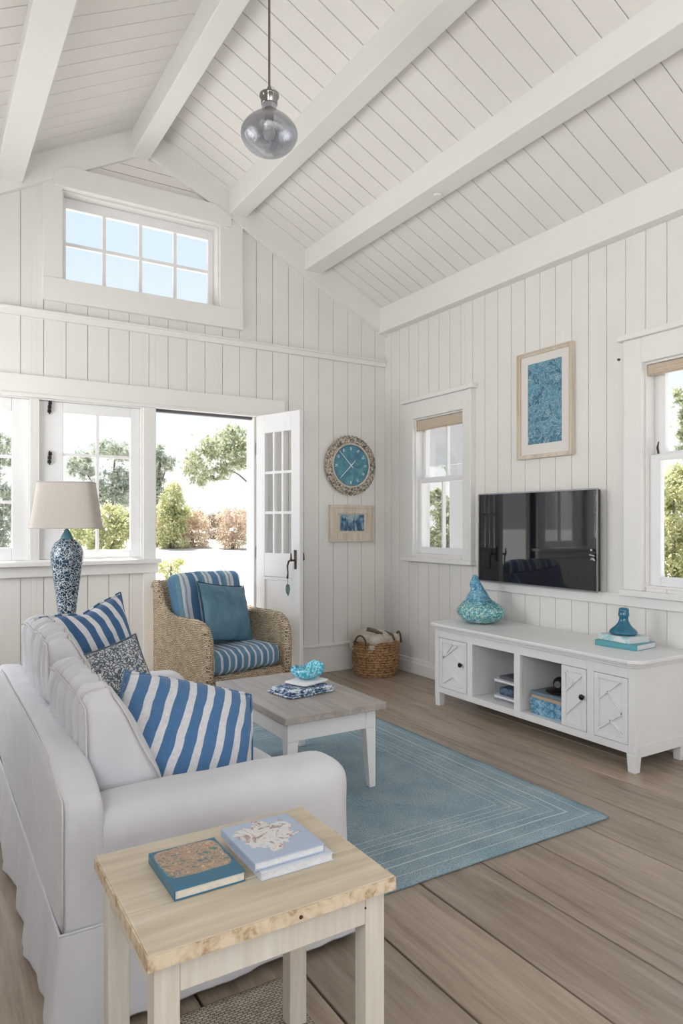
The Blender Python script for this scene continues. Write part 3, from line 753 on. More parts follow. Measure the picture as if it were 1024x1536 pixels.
def coverart(name, base, stops, cx, cy, rx, ry, scale=40, power=4, rag=.6):
    m, nt, b, o = newmat(name)
    tc = N(nt, 'ShaderNodeTexCoord'); sp = N(nt, 'ShaderNodeSeparateXYZ'); L(nt, tc.outputs['Object'], sp.inputs[0])
    n0 = noise_t(nt, tc.outputs['Object'], 30, 4)
    ex_ = math_(nt, 'POWER', math_(nt, 'ABSOLUTE', math_(nt, 'DIVIDE', math_(nt, 'SUBTRACT', sp.outputs[0], cx), rx)), power)
    ey_ = math_(nt, 'POWER', math_(nt, 'ABSOLUTE', math_(nt, 'DIVIDE', math_(nt, 'SUBTRACT', sp.outputs[1], cy), ry)), power)
    e = math_(nt, 'ADD', math_(nt, 'ADD', ex_, ey_), math_(nt, 'MULTIPLY', math_(nt, 'SUBTRACT', n0.outputs[0], .5), rag))
    mask = ramp(nt, e, [(.85, (1,1,1)), (1.0, (0,0,0))])
    n = noise_t(nt, tc.outputs['Object'], scale, 8, .75, 1.5); art = ramp(nt, n.outputs[0], stops)
    L(nt, mix(nt, mask, base, art), b.inputs['Base Color']); b.inputs['Roughness'].default_value = .25; return m
TA = coverart('teal_book_cover', (.01,.13,.22), [(.36,(.02,.12,.14)),(.43,(.08,.22,.18)),(.47,(.36,.13,.05)),(.50,(.55,.48,.36)),(.53,(.20,.07,.05)),(.57,(.50,.27,.10)),(.61,(.70,.66,.54)),(.66,(.05,.20,.22))], .0, .02, .072, .068, 55, 6, .9)
book('paperback_book', .430, .583, 1.337, 1.52, .5495, .571, TA, PAGES, 'teal book with orange and brown collage cover on left of the side table')
WB = coverart('pale_blue_book_cover', (.38,.46,.60), [(.33,(.40,.48,.60)),(.44,(.68,.68,.68)),(.53,(.66,.62,.58)),(.57,(.22,.09,.07)),(.62,(.5,.42,.38)),(.7,(.68,.68,.68))], .0, .01, .075, .07, 22, 2, 3.4)
book('picture_book', .610, .786, 1.318, 1.505, .5495, .5665, plain('grey_white_cover', (.62,.66,.74), .35), PAGEW, 'thick white book at the bottom of the two-book stack on the side table')
book('picture_book', .600, .771, 1.330, 1.522, .567, .5855, WB, PAGEW, 'pale blue illustrated book on top of the stack on the side table')

# ------------------------------------------------------------------ armchair
AW = wicker('honey_wicker', ((.80,.68,.51), (.64,.51,.36), (.17,.11,.065)), 42, 52, 1.0)
ARZ = R(15)
ac = empty('wicker_armchair', (1.90, 4.80, 0), ARZ, label='honey wicker armchair with blue and white striped cushions in front of the open door', cat='armchair')
W2, D2 = .375, .33
CS = stripes('chair_fine_stripe', 0, .115, [(0, (.10,.22,.34)), (.36, (.60,.64,.68)), (.5, (.13,.26,.36)), (.84, (.64,.67,.71))], .003)
CS2 = stripes('chair_back_stripe', 0, .20, [(0, (.085,.20,.36)), (.30, (.62,.66,.72)), (.40, (.10,.24,.38)), (.55, (.15,.30,.40)), (.68, (.64,.68,.72)), (.78,(.30,.40,.48)),(.86, (.62,.66,.70))], .004)
def armprof(t):  # outline of a side panel in (y,z)
    top = [(-.33,.17),(-.335,.30),(-.335,.45),(-.325,.52),(-.295,.575),(-.25,.60),(-.18,.612),(-.05,.612),(.08,.615),(.17,.64),(.23,.69),(.265,.76),(.285,.83),(.30,.86),(.325,.855),(.335,.83),(.33,.60),(.33,.17)]
    return top
for sx in (-1, 1):
    m = MB(); f = lambda p, t: (t, p[0], p[1])
    m.prism(armprof(0), sx*W2-(.0 if sx > 0 else -.0), sx*(W2-.05), f)
    o = m.build('arm', AW, ac, bev=.012, seg=3)
    m = MB(); pr = armprof(0)[:16]; m.tube([(sx*(W2-.025), y, z) for y, z in pr], .033, 10); m.build('rolled_edge', AW, o, smooth=True)
B('front_rail', AW, ac, (-W2+.05, W2-.05, -.325, -.285, .17, .245), bev=.01)
B('seat_deck', AW, ac, (-W2+.05, W2-.05, -.285, .29, .20, .25), bev=.004)
m = MB(); rb = Matrix.Translation((0, .245, .2)) @ Matrix.Rotation(R(-10), 4, 'X')
m.box(-W2+.05, W2-.05, -.02, .02, .05, .66, rb); bk = m.build('backrest', AW, ac, bev=.012, seg=3)
m = MB(); m.tube([rb @ Vector((x_, 0, z_)) for x_, z_ in ((-W2+.05,.3),(-W2+.05,.62),(-W2+.08,.66),(-.1,.685),(.1,.685),(W2-.08,.66),(W2-.05,.62),(W2-.05,.3))], .024, 10); m.build('rolled_edge', AW, bk, smooth=True)
for sx in (-1, 1):
    for sy in (-1, 1):
        m = MB(); m.cyl((sx*(W2-.03), sy*(D2-.04), 0), (sx*(W2-.03), sy*(D2-.04), .19), .022, .026); m.build('leg', AW, ac)
softbox('seat_cushion', CS, ac, 0, -.045, .335, .63, .53, .155, .05, puff=(0,.02,.02), n=(24,22,10), wr=.008, wf=(8,8,8), seed=1)
rt = Matrix.Rotation(R(-12), 3, 'X')
softbox('back_cushion', CS2, ac, 0, .165, .66, .60, .14, .54, .05, puff=(0,.03,.012), n=(24,10,22), wr=.010, wf=(7,7,7), rot=rt, seed=6)
TEAL = splotch('teal_velvet', [(.35,(.065,.155,.225)),(.65,(.12,.25,.335))], 5, 3, .8, .55)
Mac = Matrix.Translation((1.90, 4.80, 0)) @ Matrix.Rotation(ARZ, 4, 'Z')
pl = Mac @ Vector((.015, -.03, .64))
throw_pillow('throw_pillow', TEAL, plain('dark_teal_piping', (.03,.07,.10), .8), .48, .44, .15, pl, -20, 8, 15+8, 'plain teal velvet pillow with dark piping on the wicker armchair', seed=12, pinch=.07)
# ------------------------------------------------------------------ lamp and its table
lx, ly = .765, 4.46
lt = empty('lamp_table', (lx, ly, 0), label='small white round table holding the patterned lamp behind the far end of the sofa', cat='table')
m = MB(); m.lathe([(.16,.60),(.165,.605),(.165,.62),(.16,.625)], n=40); m.build('tabletop', CTP, lt, smooth=False)
m = MB(); m.lathe([(.03,.03),(.022,.1),(.028,.3),(.02,.5),(.03,.5998)], n=24); m.build('pedestal', CTP, lt, smooth=True)
m = MB(); m.lathe([(.14,0),(.14,.018),(.06,.03)], n=32); m.build('foot', CTP, lt)
lp = empty('table_lamp', (lx, ly, .6255), label='table lamp with blue and white speckled ceramic base and beige shade by the windows', cat='lamp')
m = MB(); m.lathe([(.052,0),(.054,.012),(.050,.02),(.046,.03),(.052,.12),(.066,.25),(.082,.37),(.093,.44),(.096,.485),(.090,.52),(.070,.555),(.045,.575),(.036,.58)], n=48)
m.build('base', veins('blue_white_speckled_glaze', (.018,.04,.07), (.58,.63,.66), 46, .09, .12, (.025,.075,.12), .06), lp, smooth=True)
m = MB(); m.lathe([(.038,.5805),(.035,.59),(.022,.618),(.012,.635),(.008,.64),(.006,.66)], n=24); m.build('neck', plain('teal_glazed_neck', (.10,.25,.30), .25), lp, smooth=True)
def shade():
    m = MB(); n_ = 64; rings = []
    for z, w_, d_, in ((.645,.198,.125),(.922,.158,.098)):
        ring = []
        for i in range(n_):
            a = 2*PI*(i+.5)/n_; e = .28; c, s = math.cos(a), math.sin(a)
            ring.append(m.bm.verts.new((w_*math.copysign(abs(c)**e, c)*1.0, d_*math.copysign(abs(s)**e, s), z)))
        rings.append(ring)
    for i in range(n_): m.bm.faces.new([rings[0][i], rings[0][(i+1)%n_], rings[1][(i+1)%n_], rings[1][i]])
    mt = bpy.data.materials.new('linen_shade'); mt.use_nodes = True; nt = mt.node_tree; nt.nodes.clear()
    o_ = N(nt, 'ShaderNodeOutputMaterial'); d = N(nt, 'ShaderNodeBsdfDiffuse'); t = N(nt, 'ShaderNodeBsdfTranslucent'); mx = N(nt, 'ShaderNodeMixShader'); mx.inputs[0].default_value = .38
    v = coords(nt); n1 = noise_t(nt, v, 250, 2); c = ramp(nt, n1.outputs[0], [(.3,(.66,.61,.56)),(.7,(.76,.71,.66))]); L(nt, c, d.inputs[0]); L(nt, c, t.inputs[0])
    L(nt, d.outputs[0], mx.inputs[1]); L(nt, t.outputs[0], mx.inputs[2]); L(nt, mx.outputs[0], o_.inputs[0])
    o = m.build('lamp_shade', mt, lp, smooth=False); o.rotation_euler = (0,0,R(-22))
    s_ = o.modifiers.new('s', 'SOLIDIFY'); s_.thickness = .003
    tm = plain('shade_trim', (.45,.41,.37), .8)
    for rr in rings_pos(.645,.198,.125), rings_pos(.922,.158,.098): m = MB(); m.tube(rr, .0035, 6, True); m.build('shade_trim', tm, o)
def rings_pos(z, w_, d_):
    out = []
    for i in range(64):
        a = 2*PI*(i+.5)/64; c, s = math.cos(a), math.sin(a); out.append((w_*math.copysign(abs(c)**.28, c), d_*math.copysign(abs(s)**.28, s), z))
    return out
shade()
m = MB(); m.cyl((0,0,.66), (0,0,.93), .004); m.cyl((-.17,0,.925), (.17,0,.925), .0025); m.build('stem', BRONZE, lp)

# ------------------------------------------------------------------ tv console
cx0, cx1, cy0, cy1 = 3.15, 3.60, 2.245, 3.865
cb_ = empty('tv_console', ((cx0+cx1)/2, (cy0+cy1)/2, 0), label='long distressed white media console with four bays under the television', cat='cabinet')
kx, ky = cb_.location.x, cb_.location.y
def CB(name, mat, parent, *bx, bev=.003):
    m = MB()
    for b in bx: m.box(b[0]-kx, b[1]-kx, b[2]-ky, b[3]-ky, b[4], b[5])
    return m.build(name, mat, parent, bev)
# body shell: sides, bottom, back, dividers, front frame
zb, zt_ = .10, .545
bays = [(2.285, 2.50), (2.545, 3.045), (3.095, 3.475), (3.525, 3.82)]
fr_boxes = [(cx0, cx0+.022, cy0, 2.285, zb, zt_), (cx0, cx0+.022, 2.50, 2.545, zb, zt_), (cx0, cx0+.022, 3.045, 3.095, zb, zt_), (cx0, cx0+.022, 3.475, 3.525, zb, zt_), (cx0, cx0+.022, 3.82, cy1, zb, zt_)]
for a, b in bays: fr_boxes += [(cx0, cx0+.022, a, b, .49, zt_), (cx0, cx0+.022, a, b, zb, .14)]
CB('face_frame', CABW, cb_, *fr_boxes, bev=0.0015)
CB('carcass', CABW, cb_, (cx0+.022, cx1, cy0, cy0+.02, zb, zt_), (cx0+.022, cx1, cy1-.02, cy1, zb, zt_), (cx0+.022, cx1-.01, cy0+.02, cy1-.02, zb, zb+.038), (cx1-.01, cx1, cy0+.02, cy1-.02, zb+.038, zt_),
   (cx0+.022, cx1-.01, 2.515, 2.53, zb+.038, zt_), (cx0+.022, cx1-.01, 3.06, 3.08, zb+.038, zt_), (cx0+.022, cx1-.01, 3.49, 3.51, zb+.038, zt_), bev=.001)
CB('end_panel', CABW, cb_, (cx0+.03, cx1-.02, cy0-.012, cy0, zb-.015, zb+.03), bev=.002)
m = MB()
def topslab(z0, z1, o_):
    a, b, c, d = cx0-o_-kx, cx1+.04-kx, cy0-o_-ky, cy1+o_-ky; q = .055
    m.prism([(a+q, c), (b, c), (b, d), (a+q, d), (a, d-q), (a, c+q)], z0, z1, lambda p, t: (p[0], p[1], t))
topslab(.5455, .560, .015); topslab(.5602, .5725, .030); topslab(.5727, .593, .045)
m.build('top', CABW, cb_, bev=.004)
for X in (cx0+.026, cx1-.028):
    for Y in (cy0+.024, cy1-.024):
        m = MB(); x, y = X-kx, Y-ky
        m.hexa([(x-.022,y-.022,0),(x+.022,y-.022,0),(x+.022,y+.022,0),(x-.022,y+.022,0),(x-.027,y-.027,.0995),(x+.027,y-.027,.0995),(x+.027,y+.027,.0995),(x-.027,y+.027,.0995)])
        m.build('leg', CABW, cb_, bev=.004)
def cdoor(a, b, knob, lat, mirror=1):
    z0, z1 = .143, .487; a += .003; b -= .003; x = cx0+.002; s = .028
    d = CB('door', CABW, cb_, (x+.006, x+.018, a, b, z0, z1), (x-.004, x+.006, a, a+s, z0, z1), (x-.004, x+.006, b-s, b, z0, z1), (x-.004, x+.006, a+s, b-s, z0, z0+s), (x-.004, x+.006, a+s, b-s, z1-s, z1), bev=.0015)
    # raised lattice strips
    A, Bq, C, D = a+s, b-s, z0+s, z1-s
    for (p, q) in lat:
        m = MB()
        P = Vector((x+.001-kx, A+(Bq-A)*p[0]-ky, C+(D-C)*p[1])); Q = Vector((x+.001-kx, A+(Bq-A)*q[0]-ky, C+(D-C)*q[1]))
        dv_ = (Q-P); ln = dv_.length; ang = math.atan2(dv_.z, dv_.y); M_ = Matrix.Translation((P+Q)/2) @ Matrix.Rotation(ang, 4, 'X')
        m.box(-.005, .005, -ln/2, ln/2, -.005, .005, M_); m.build('lattice_strip', CABW, d, bev=.001)
    m = MB(); kc = Vector((x-.004-kx, knob-ky, .335))
    m.tube([kc, kc+Vector((-.012,0,0))], .006); m.tube([kc+Vector((-.012,0,0)), kc+Vector((-.016,0,0)), kc+Vector((-.024,0,0)), kc+Vector((-.029,0,0))], [.010,.016,.016,.009], 14)
    m.build('knob', BLACKM, d, smooth=True)
cdoor(2.285, 2.50, 2.52, [((1,.62),(.15,1.0)), ((.62,.80),(0,.40)), ((1,.05),(.0,.46)), ((.55,.27),(0,.03))])
bpy.data.objects.remove([o for o in bpy.data.objects if o.name.startswith('knob')][0])
cdoor(2.547, 2.725, 2.565, [((1,.60),(.0,.98)), ((1,.14),(.0,.52)), ((.5,.78),(1,1))])
cdoor(3.527, 3.818, 3.575, [((1,.60),(.3,.98)), ((.95,.62),(.55,.98)), ((1,.0),(.5,.22)), ((.5,.22),(0,0)), ((.5,.78),(0,.5))])
# contents: acrylic tray with books, blue books, black speaker
tray = empty('storage_tray', (3.33, 3.24, zb+.0385), label='two-tier white and clear plastic tray in the open left bay of the console', cat='tray')
WPL = plain('white_plastic', (.74,.76,.80), .3)
for z in (.02, .125):
    m = MB(); m.prism([(-.11,-.12),(.11,-.12),(.11,.13),(-.08,.13),(-.11,.10)], z, z+.016, lambda p, t: (p[0], p[1], t)); m.build('shelf', WPL, tray, bev=.004)
PST = plain('grey_metal_post', (.4,.42,.45), .3, .8)
for sx in (-1, 1):
    for sy in (-1, 1): m = MB(); m.cyl((sx*.095, sy*.105, 0), (sx*.095, sy*.105, .15), .004); m.build('post', PST, tray)
mg = B('folded_magazine', splotch('dark_blue_print', [(.4,(.02,.03,.05)),(.6,(.12,.2,.3))], 20), None, (-.08,.08,-.10,.09,0,.05), bev=.008)
mg.location = (3.33, 3.235, zb+.0385+.0365); tag(mg, 'dark blue folded magazines on the lower tier of the white tray', 'magazine')
mg2 = B('folded_magazine', plain('dark_grey_cover', (.10,.11,.13), .5), None, (-.08,.08,-.10,.09,0,.02), bev=.004)
mg2.location = (3.33, 3.235, zb+.0385+.1415); tag(mg2, 'dark grey folder on the upper tier of the white tray in the console', 'folder')
BM = splotch('marbled_blue_cover', [(.4,(.05,.17,.30)),(.5,(.16,.36,.52)),(.6,(.30,.50,.64))], 30, 4, 1, .5)
z = zb+.0385; specs = [(.050, BM, 'mottled blue book at the bottom of the console stack', .0), (.045, BM, 'mottled blue book second from bottom of the console stack', .008), (.020, plain('tan_cover', (.50,.38,.26), .6), 'thin tan book near the top of the console stack', -.004), (.022, plain('slate_cover', (.16,.22,.26), .6), 'slate grey book on top of the console stack under the black camera', .004)]
for h, mt, lab, off in specs:
    book('stacked_book', 3.20, 3.42, 2.76+off, 3.00+off, z, z+h-.0006, mt, PAGEW, lab, 'books stacked in the console', rz=R(off*300)); z += h
cam_ = empty('toy_camera', (3.30, 2.86, z), R(20), label='small black camera with round lens on the stacked books in the console', cat='camera')
m = MB(); m.lathe([(.075,0),(.085,.008),(.085,.018),(.06,.024)], n=28); m.build('base', BLACKM, cam_, smooth=False)
m = MB(); m.tube([(-.032,0,.058),(-.02,0,.058),(.0,0,.058),(.022,0,.058)], [.034,.040,.040,.030], 20); m.build('body', BLACKM, cam_)
m = MB(); m.tube([(-.048,0,.058),(-.034,0,.058)], [.020,.020], 16); m.build('lens', plain('grey_lens', (.16,.17,.18), .15), cam_)

# glass vase on console
ZT = .5935
m = MB(); pr = [(.05,0),(.10,.004),(.145,.03),(.170,.065),(.172,.095),(.150,.125),(.115,.150),(.085,.170),(.070,.195),(.058,.225),(.045,.255),(.032,.285),(.024,.31),(.020,.33),(.008,.338)]
def wv(p, a, r, z):
    t = max(0, (z-.12)/.22); 
    bend = Vector((-.0, .065*t**.8, 0))
    lobe = 1+.14*max(0, math.cos(a+PI/2+.2))**3*math.exp(-((z-.10)/.05)**2)
    q = Vector((p.x*lobe, p.y*lobe, p.z))+bend
    tw_ = .012*t*(1-t)*4; q.x += tw_*math.cos(z*70+a); q.y += tw_*math.sin(z*55+2*a)
    q += Vector((p.x, p.y, 0)).normalized()*.006*noise.noise(Vector((p.x*18, p.y*18, z*18))) if (abs(p.x)+abs(p.y)) > 1e-5 else Vector((0,0,0))
    return q
m.lathe(pr, n=56, warp=wv)
def vasemat():
    m_, nt, b, o = newmat('sea_glass_mottle'); v = coords(nt); sp = N(nt, 'ShaderNodeSeparateXYZ'); L(nt, v, sp.inputs[0])
    n = noise_t(nt, v, 30, 6, .75, 2); base = ramp(nt, n.outputs[0], [(.36,(.01,.12,.20)),(.46,(.05,.30,.36)),(.54,(.25,.52,.50)),(.6,(.72,.80,.76))])
    top_ = ramp(nt, n.outputs[0], [(.38,(.02,.13,.30)),(.5,(.10,.36,.52)),(.62,(.40,.62,.72))])
    f = ramp(nt, sp.outputs[2], [(.13,(0,0,0)),(.18,(1,1,1))])
    L(nt, mix(nt, f, base, top_), b.inputs['Base Color']); b.inputs['Roughness'].default_value = .07; b.inputs['Coat Weight'].default_value = .5
    return m_
va = m.build('glass_vase', vasemat(), smooth=True, sub=1); va.location = (3.40, 3.66, ZT)
tag(va, 'teal and white mottled art glass vase with twisted peak on left of the console', 'vase')
CVB = splotch('white_teal_cover', [(.45,(.74,.78,.78)),(.6,(.35,.58,.62))], 18, 4, 1, .4)
book('coffee_table_book', 3.36, 3.56, 2.40, 2.66, ZT, ZT+.032, plain('teal_board_cover', (.10,.34,.40), .4), PAGEW, 'wider teal and white book at the bottom of the stack on the console top', rz=R(6))
book('coffee_table_book', 3.375, 3.545, 2.43, 2.645, ZT+.0325, ZT+.066, CVB, PAGEW, 'white book on top of the console stack beneath the blue glass stopper', rz=R(-4))
m = MB(); m.lathe([(.05,0),(.072,.003),(.078,.014),(.068,.030),(.048,.045),(.032,.065),(.026,.085),(.024,.10),(.030,.108),(.032,.116),(.028,.125),(.029,.140),(.026,.152),(.012,.156)], n=36,
        warp=lambda p, a, r, z: Vector((p.x, p.y*(1+.1*max(0, math.cos(a-2))*(1 if z < .05 else 0)), p.z)))
gs = m.build('glass_bottle', plain('deep_aqua_glass', (.005,.17,.29), .06, 0, Transmission_Weight=.25, Coat_Weight=.4), smooth=True, sub=1); gs.location = (3.455, 2.535, ZT+.0665)
tag(gs, 'small deep blue glass bottle standing on the books on the console', 'bottle')

# ------------------------------------------------------------------ television
tv = empty('television', (XR-.001, 3.355, .868), label='black flat screen television mounted on the right wall above the console', cat='television')
B('mount', BLACKM, tv, (-.035, 0, -.2, .2, .2, .45), bev=.002)
B('casing', plain('tv_dark_plastic', (.03,.03,.035), .3), tv, (-.068, -.0355, -.530, .530, .006, .645), bev=.004)
bez = plain('tv_silver_bezel', (.30,.30,.32), .3, .8)
B('bezel', bez, tv, (-.076, -.0682, -.537, .537, 0, .009), (-.076, -.0682, -.537, .537, .643, .652), (-.076, -.0682, -.537, -.529, .009, .643), (-.076, -.0682, .529, .537, .009, .643), bev=.001)
B('screen', plain('tv_glossy_screen', (.012,.010,.014), .03, 0, Coat_Weight=.15, Coat_Roughness=.02, Specular_IOR_Level=.6), tv, (-.073, -.0683, -.529, .529, .009, .643), bev=0)
m = MB(); m.tube([(-.08,-.50,.21),(-.09,-.505,.21),(-.095,-.52,.212),(-.094,-.53,.20)], [.008,.009,.007,.005]); m.tube([(-.08,-.50,.265),(-.09,-.50,.265)], .007); m.tube([(-.09,-.49,.235),(-.094,-.525,.23)], .005)
kk = m.build('key_hook', plain('pale_metal', (.55,.55,.55), .3, .8)); kk.parent = tv

# ------------------------------------------------------------------ pictures and clock
FRM = wood('pale_limed_frame', (.52,.43,.33), (.70,.62,.52), 2, .5)
def picture(name, F2, w_, h, art, label, fw, matw, depth=.03, matcol=(.76,.73,.69), lw=None):
    root = empty(name, F2[0], F2[1], label=label, cat='picture')
    # local: X along the picture, -Y out of wall, Z up from bottom
    d = -depth
    m = MB(); m.box(-w_/2, -w_/2+fw, d, 0, 0, h); m.box(w_/2-fw, w_/2, d, 0, 0, h); m.box(-w_/2+fw, w_/2-fw, d, 0, 0, fw); m.box(-w_/2+fw, w_/2-fw, d, 0, h-fw, h)
    q = fw*.35
    for a, b, c, e in ((-w_/2, w_/2, 0, q), (-w_/2, w_/2, h-q, h), (-w_/2, -w_/2+q, q, h-q), (w_/2-q, w_/2, q, h-q)): m.box(a, b, d-.007, d, c, e)
    m.build('frame', FRM, root, bev=.002)
    m = MB(); m.box(-w_/2+fw, w_/2-fw, d+.012, -.002, fw, h-fw); m.build('mount_board', paint(name+'_mount', matcol, .8), root)
    ax, az0, az1 = matw
    m = MB(); m.box(-w_/2+ax, w_/2-ax, d+.009, d+.0118, az0, h-az1); a = m.build('print', art, root)
    return root
def seaart():
    m_, nt, b, o = newmat('sea_foam_print'); v = coords(nt)
    n = noise_t(nt, v, 9, 8, .7, 1.5); base = ramp(nt, n.outputs[0], [(.36,(.015,.08,.15)),(.5,(.035,.17,.27)),(.62,(.10,.30,.40))])
    def net(sc, w_, ds, off):
        nn = noise_t(nt, coords(nt, (1,1,1), loc=off), sc, 5, .62, ds); a_ = math_(nt, 'ABSOLUTE', math_(nt, 'SUBTRACT', nn.outputs[0], .5))
        return ramp(nt, a_, [(0,(.75,)*3),(w_*.8,(0,0,0))])
    c = mix(nt, net(9, .020, 1.6, (0,0,0)), base, (.52,.66,.70)); c = mix(nt, net(16, .022, 2.2, (3,1,2)), c, (.42,.60,.66)); c = mix(nt, net(34, .02, 1.0, (5,1,7)), c, (.34,.54,.62))
    L(nt, c, b.inputs['Base Color']); b.inputs['Roughness'].default_value = .35; return m_
picture('framed_print', ((XR-.001, 3.295, 1.75), -PI/2), .485, .745, seaart(), 'tall framed blue sea foam print on the right wall above the television', .028, (.095, .10, .085))
art2 = splotch('small_harbour_print', [(.36,(.015,.04,.08)),(.46,(.05,.14,.25)),(.54,(.20,.36,.46)),(.60,(.50,.52,.52)),(.68,(.06,.16,.26))], 11, 6, 1.5, .4, (1.4,1,.8), (.2,0,.3))
picture('framed_print', ((3.29, YB-.001, 1.137), 0), .46, .325, art2, 'small landscape print in wide cream wooden frame below the round wall clock', .075, (.105, .095, .085), .035, matcol=(.66,.58,.48))
clk = empty('wall_clock', (3.275, YB-.001, 1.815), label='round wall clock with teal face and woven rope frame above the small print', cat='clock')
KR = .268
def clockframe():
    m = MB(); n_, k = 150, 12
    rings = []
    for i in range(n_):
        a = 2*PI*i/n_; ring = []
        for j in range(k):
            b = 2*PI*j/k; rad = .040*(1+.16*(1 if (i//2+j//1) % 2 else -1)) if False else .040*(1+.13*math.sin(b*3+a*34)*math.cos(a*75+j))
            r_ = KR-.042+rad*math.cos(b); y = -.022-.6*rad*math.sin(b)
            ring.append(m.bm.verts.new((r_*math.cos(a), min(y, -.001), r_*math.sin(a))))
        rings.append(ring)
    for i in range(n_):
        A, Bq = rings[i], rings[(i+1)%n_]
        for j in range(k): m.bm.faces.new([A[j], A[(j+1)%k], Bq[(j+1)%k], Bq[j]])
    rm = splotch('twisted_seagrass', [(.40,(.09,.07,.05)),(.5,(.36,.31,.25)),(.6,(.62,.56,.48))], 60, 4, 1, .8)
    m.build('rope_frame', rm, clk)
    m = MB(); pts = [(.192*math.cos(2*PI*i/64), -.035, .192*math.sin(2*PI*i/64)) for i in range(64)]; m.tube(pts, .008, 8, True); m.build('inner_ring', FRM, clk, smooth=True)
    m = MB(); f = [m.bm.verts.new((.19*math.cos(2*PI*i/64), -.026, .19*math.sin(2*PI*i/64))) for i in range(64)]; g = [m.bm.verts.new((v.co.x, -.004, v.co.z)) for v in f]
    m.bm.faces.new(f); m.bm.faces.new(g[::-1])
    for i in range(64): m.bm.faces.new([f[i], g[i], g[(i+1)%64], f[(i+1)%64]])
    m.build('face', splotch('teal_dial', [(.35,(.05,.16,.26)),(.5,(.07,.24,.34)),(.65,(.12,.33,.36))], 7, 5, 2, .35), clk)
    WH = plain('dial_white', (.80,.84,.84), .5)
    def hand(a0, r0, r1, w_, name='hand'):
        d = Vector((math.sin(a0), 0, math.cos(a0))); m = MB(); Y = Vector((0,-.034,0))
        m.tube([Y-d*r0, Y, Y+d*r1], [w_*.5, w_, w_*.4], 6); m.build(name, WH, clk)
    hand(R(-45), .03, .175, .0046); hand(R(137), .0, .165, .0042); hand(R(225), .065, .165, .0042)
    for k_ in range(12):
        m = MB()
        a = R(30*k_); 
        if k_ in (7, 8): continue
        d = Vector((math.sin(a), 0, math.cos(a))); t = Vector((math.cos(a), 0, -math.sin(a))); c = d*.150+Vector((0,-.028,0)); q = random.Random(k_)
        for s_ in range(2):
            o_ = t*(.012*(s_-.5)); m.tube([c+o_-d*.012+t*q.uniform(-.004,.004), c+o_+t*q.uniform(-.004,.004), c+o_+d*.014+t*q.uniform(-.008,.008)], .0026, 5)
        m.build('numeral', WH, clk)
clockframe()
# small screw and disc on walls
m = MB(); m.cyl((XR-.008, 2.72, 2.305), (XR+.0, 2.72, 2.305), .008); k_ = m.build('wall_hook', BRONZE); tag(k_, 'tiny bronze hook in the wall beside the right-hand window casing', 'hook')
m = MB(); m.lathe([(.025,-.012),(.028,-.006),(.028,0)], n=24); k_ = m.build('ceiling_sensor', TRIM, smooth=False); k_.location = (2.90, 3.53, 3.4595); tag(k_, 'small white round disc under the right-hand ceiling beam', 'sensor')

# ------------------------------------------------------------------ pendant
pd = empty('pendant_lamp', (RX+.008, 3.06, 4.039), label='glass and chrome pendant lamp hanging on a thin cord from the ridge beam', cat='lamp')
zs = 3.10-4.039  # bottom of shade
CHR = plain('dark_chrome', (.30,.29,.28), .12, 1)
m = MB(); m.cyl((0,0,0), (0,0,zs+.31), .006, None, 8); m.build('cord', plain('grey_cord', (.16,.13,.12), .6), pd)
m = MB(); m.lathe([(.0,zs+.34),(.010,zs+.335),(.016,zs+.31),(.016,zs+.305)][::-1], n=20); m.lathe([(.036,zs+.2465),(.040,zs+.250),(.040,zs+.284),(.048,zs+.288),(.048,zs+.298),(.02,zs+.306)], n=32); m.build('cap', CHR, pd, smooth=True)
m = MB()
pr = [(.036,zs+.246),(.035,zs+.222),(.046,zs+.208),(.080,zs+.188),(.108,zs+.165),(.131,zs+.138),(.141,zs+.112),(.139,zs+.09),(.124,zs+.058),(.095,zs+.03),(.055,zs+.010),(.02,zs+.002)]
m.lathe(pr, n=48, cap=False)
gm, nt, b, o_ = newmat('smoked_mercury_glass'); b.inputs['Base Color'].default_value = (.52,.53,.56,1); b.inputs['Metallic'].default_value = .75; b.inputs['Roughness'].default_value = .1
v = coords(nt); n_ = noise_t(nt, v, 28, 4, .6, 1); bump(nt, b, n_.outputs[0], .5, .01)
sp = N(nt, 'ShaderNodeSeparateXYZ'); L(nt, v, sp.inputs[0])
tr_ = N(nt, 'ShaderNodeBsdfTransparent'); tr_.inputs[0].default_value = (.80,.82,.86,1); mxs = N(nt, 'ShaderNodeMixShader')
f_ = ramp(nt, math_(nt, 'SUBTRACT', sp.outputs[2], zs), [(.09,(.62,)*3),(.14,(.12,)*3)]); L(nt, f_, mxs.inputs[0]); L(nt, b.outputs[0], mxs.inputs[1]); L(nt, tr_.outputs[0], mxs.inputs[2]); L(nt, mxs.outputs[0], o_.inputs[0])
m.build('glass_shade', gm, pd, smooth=True, sub=1)
m = MB(); m.cyl((0,0,zs+.245), (0,0,zs+.175), .022); m.build('socket', BLACKM, pd)
m = MB(); m.lathe([(.014,zs+.175),(.018,zs+.155),(.030,zs+.125),(.032,zs+.105),(.024,zs+.085),(.008,zs+.077)], n=24); m.build('bulb', plain('clear_bulb', (.75,.75,.72), .1), pd, smooth=True)

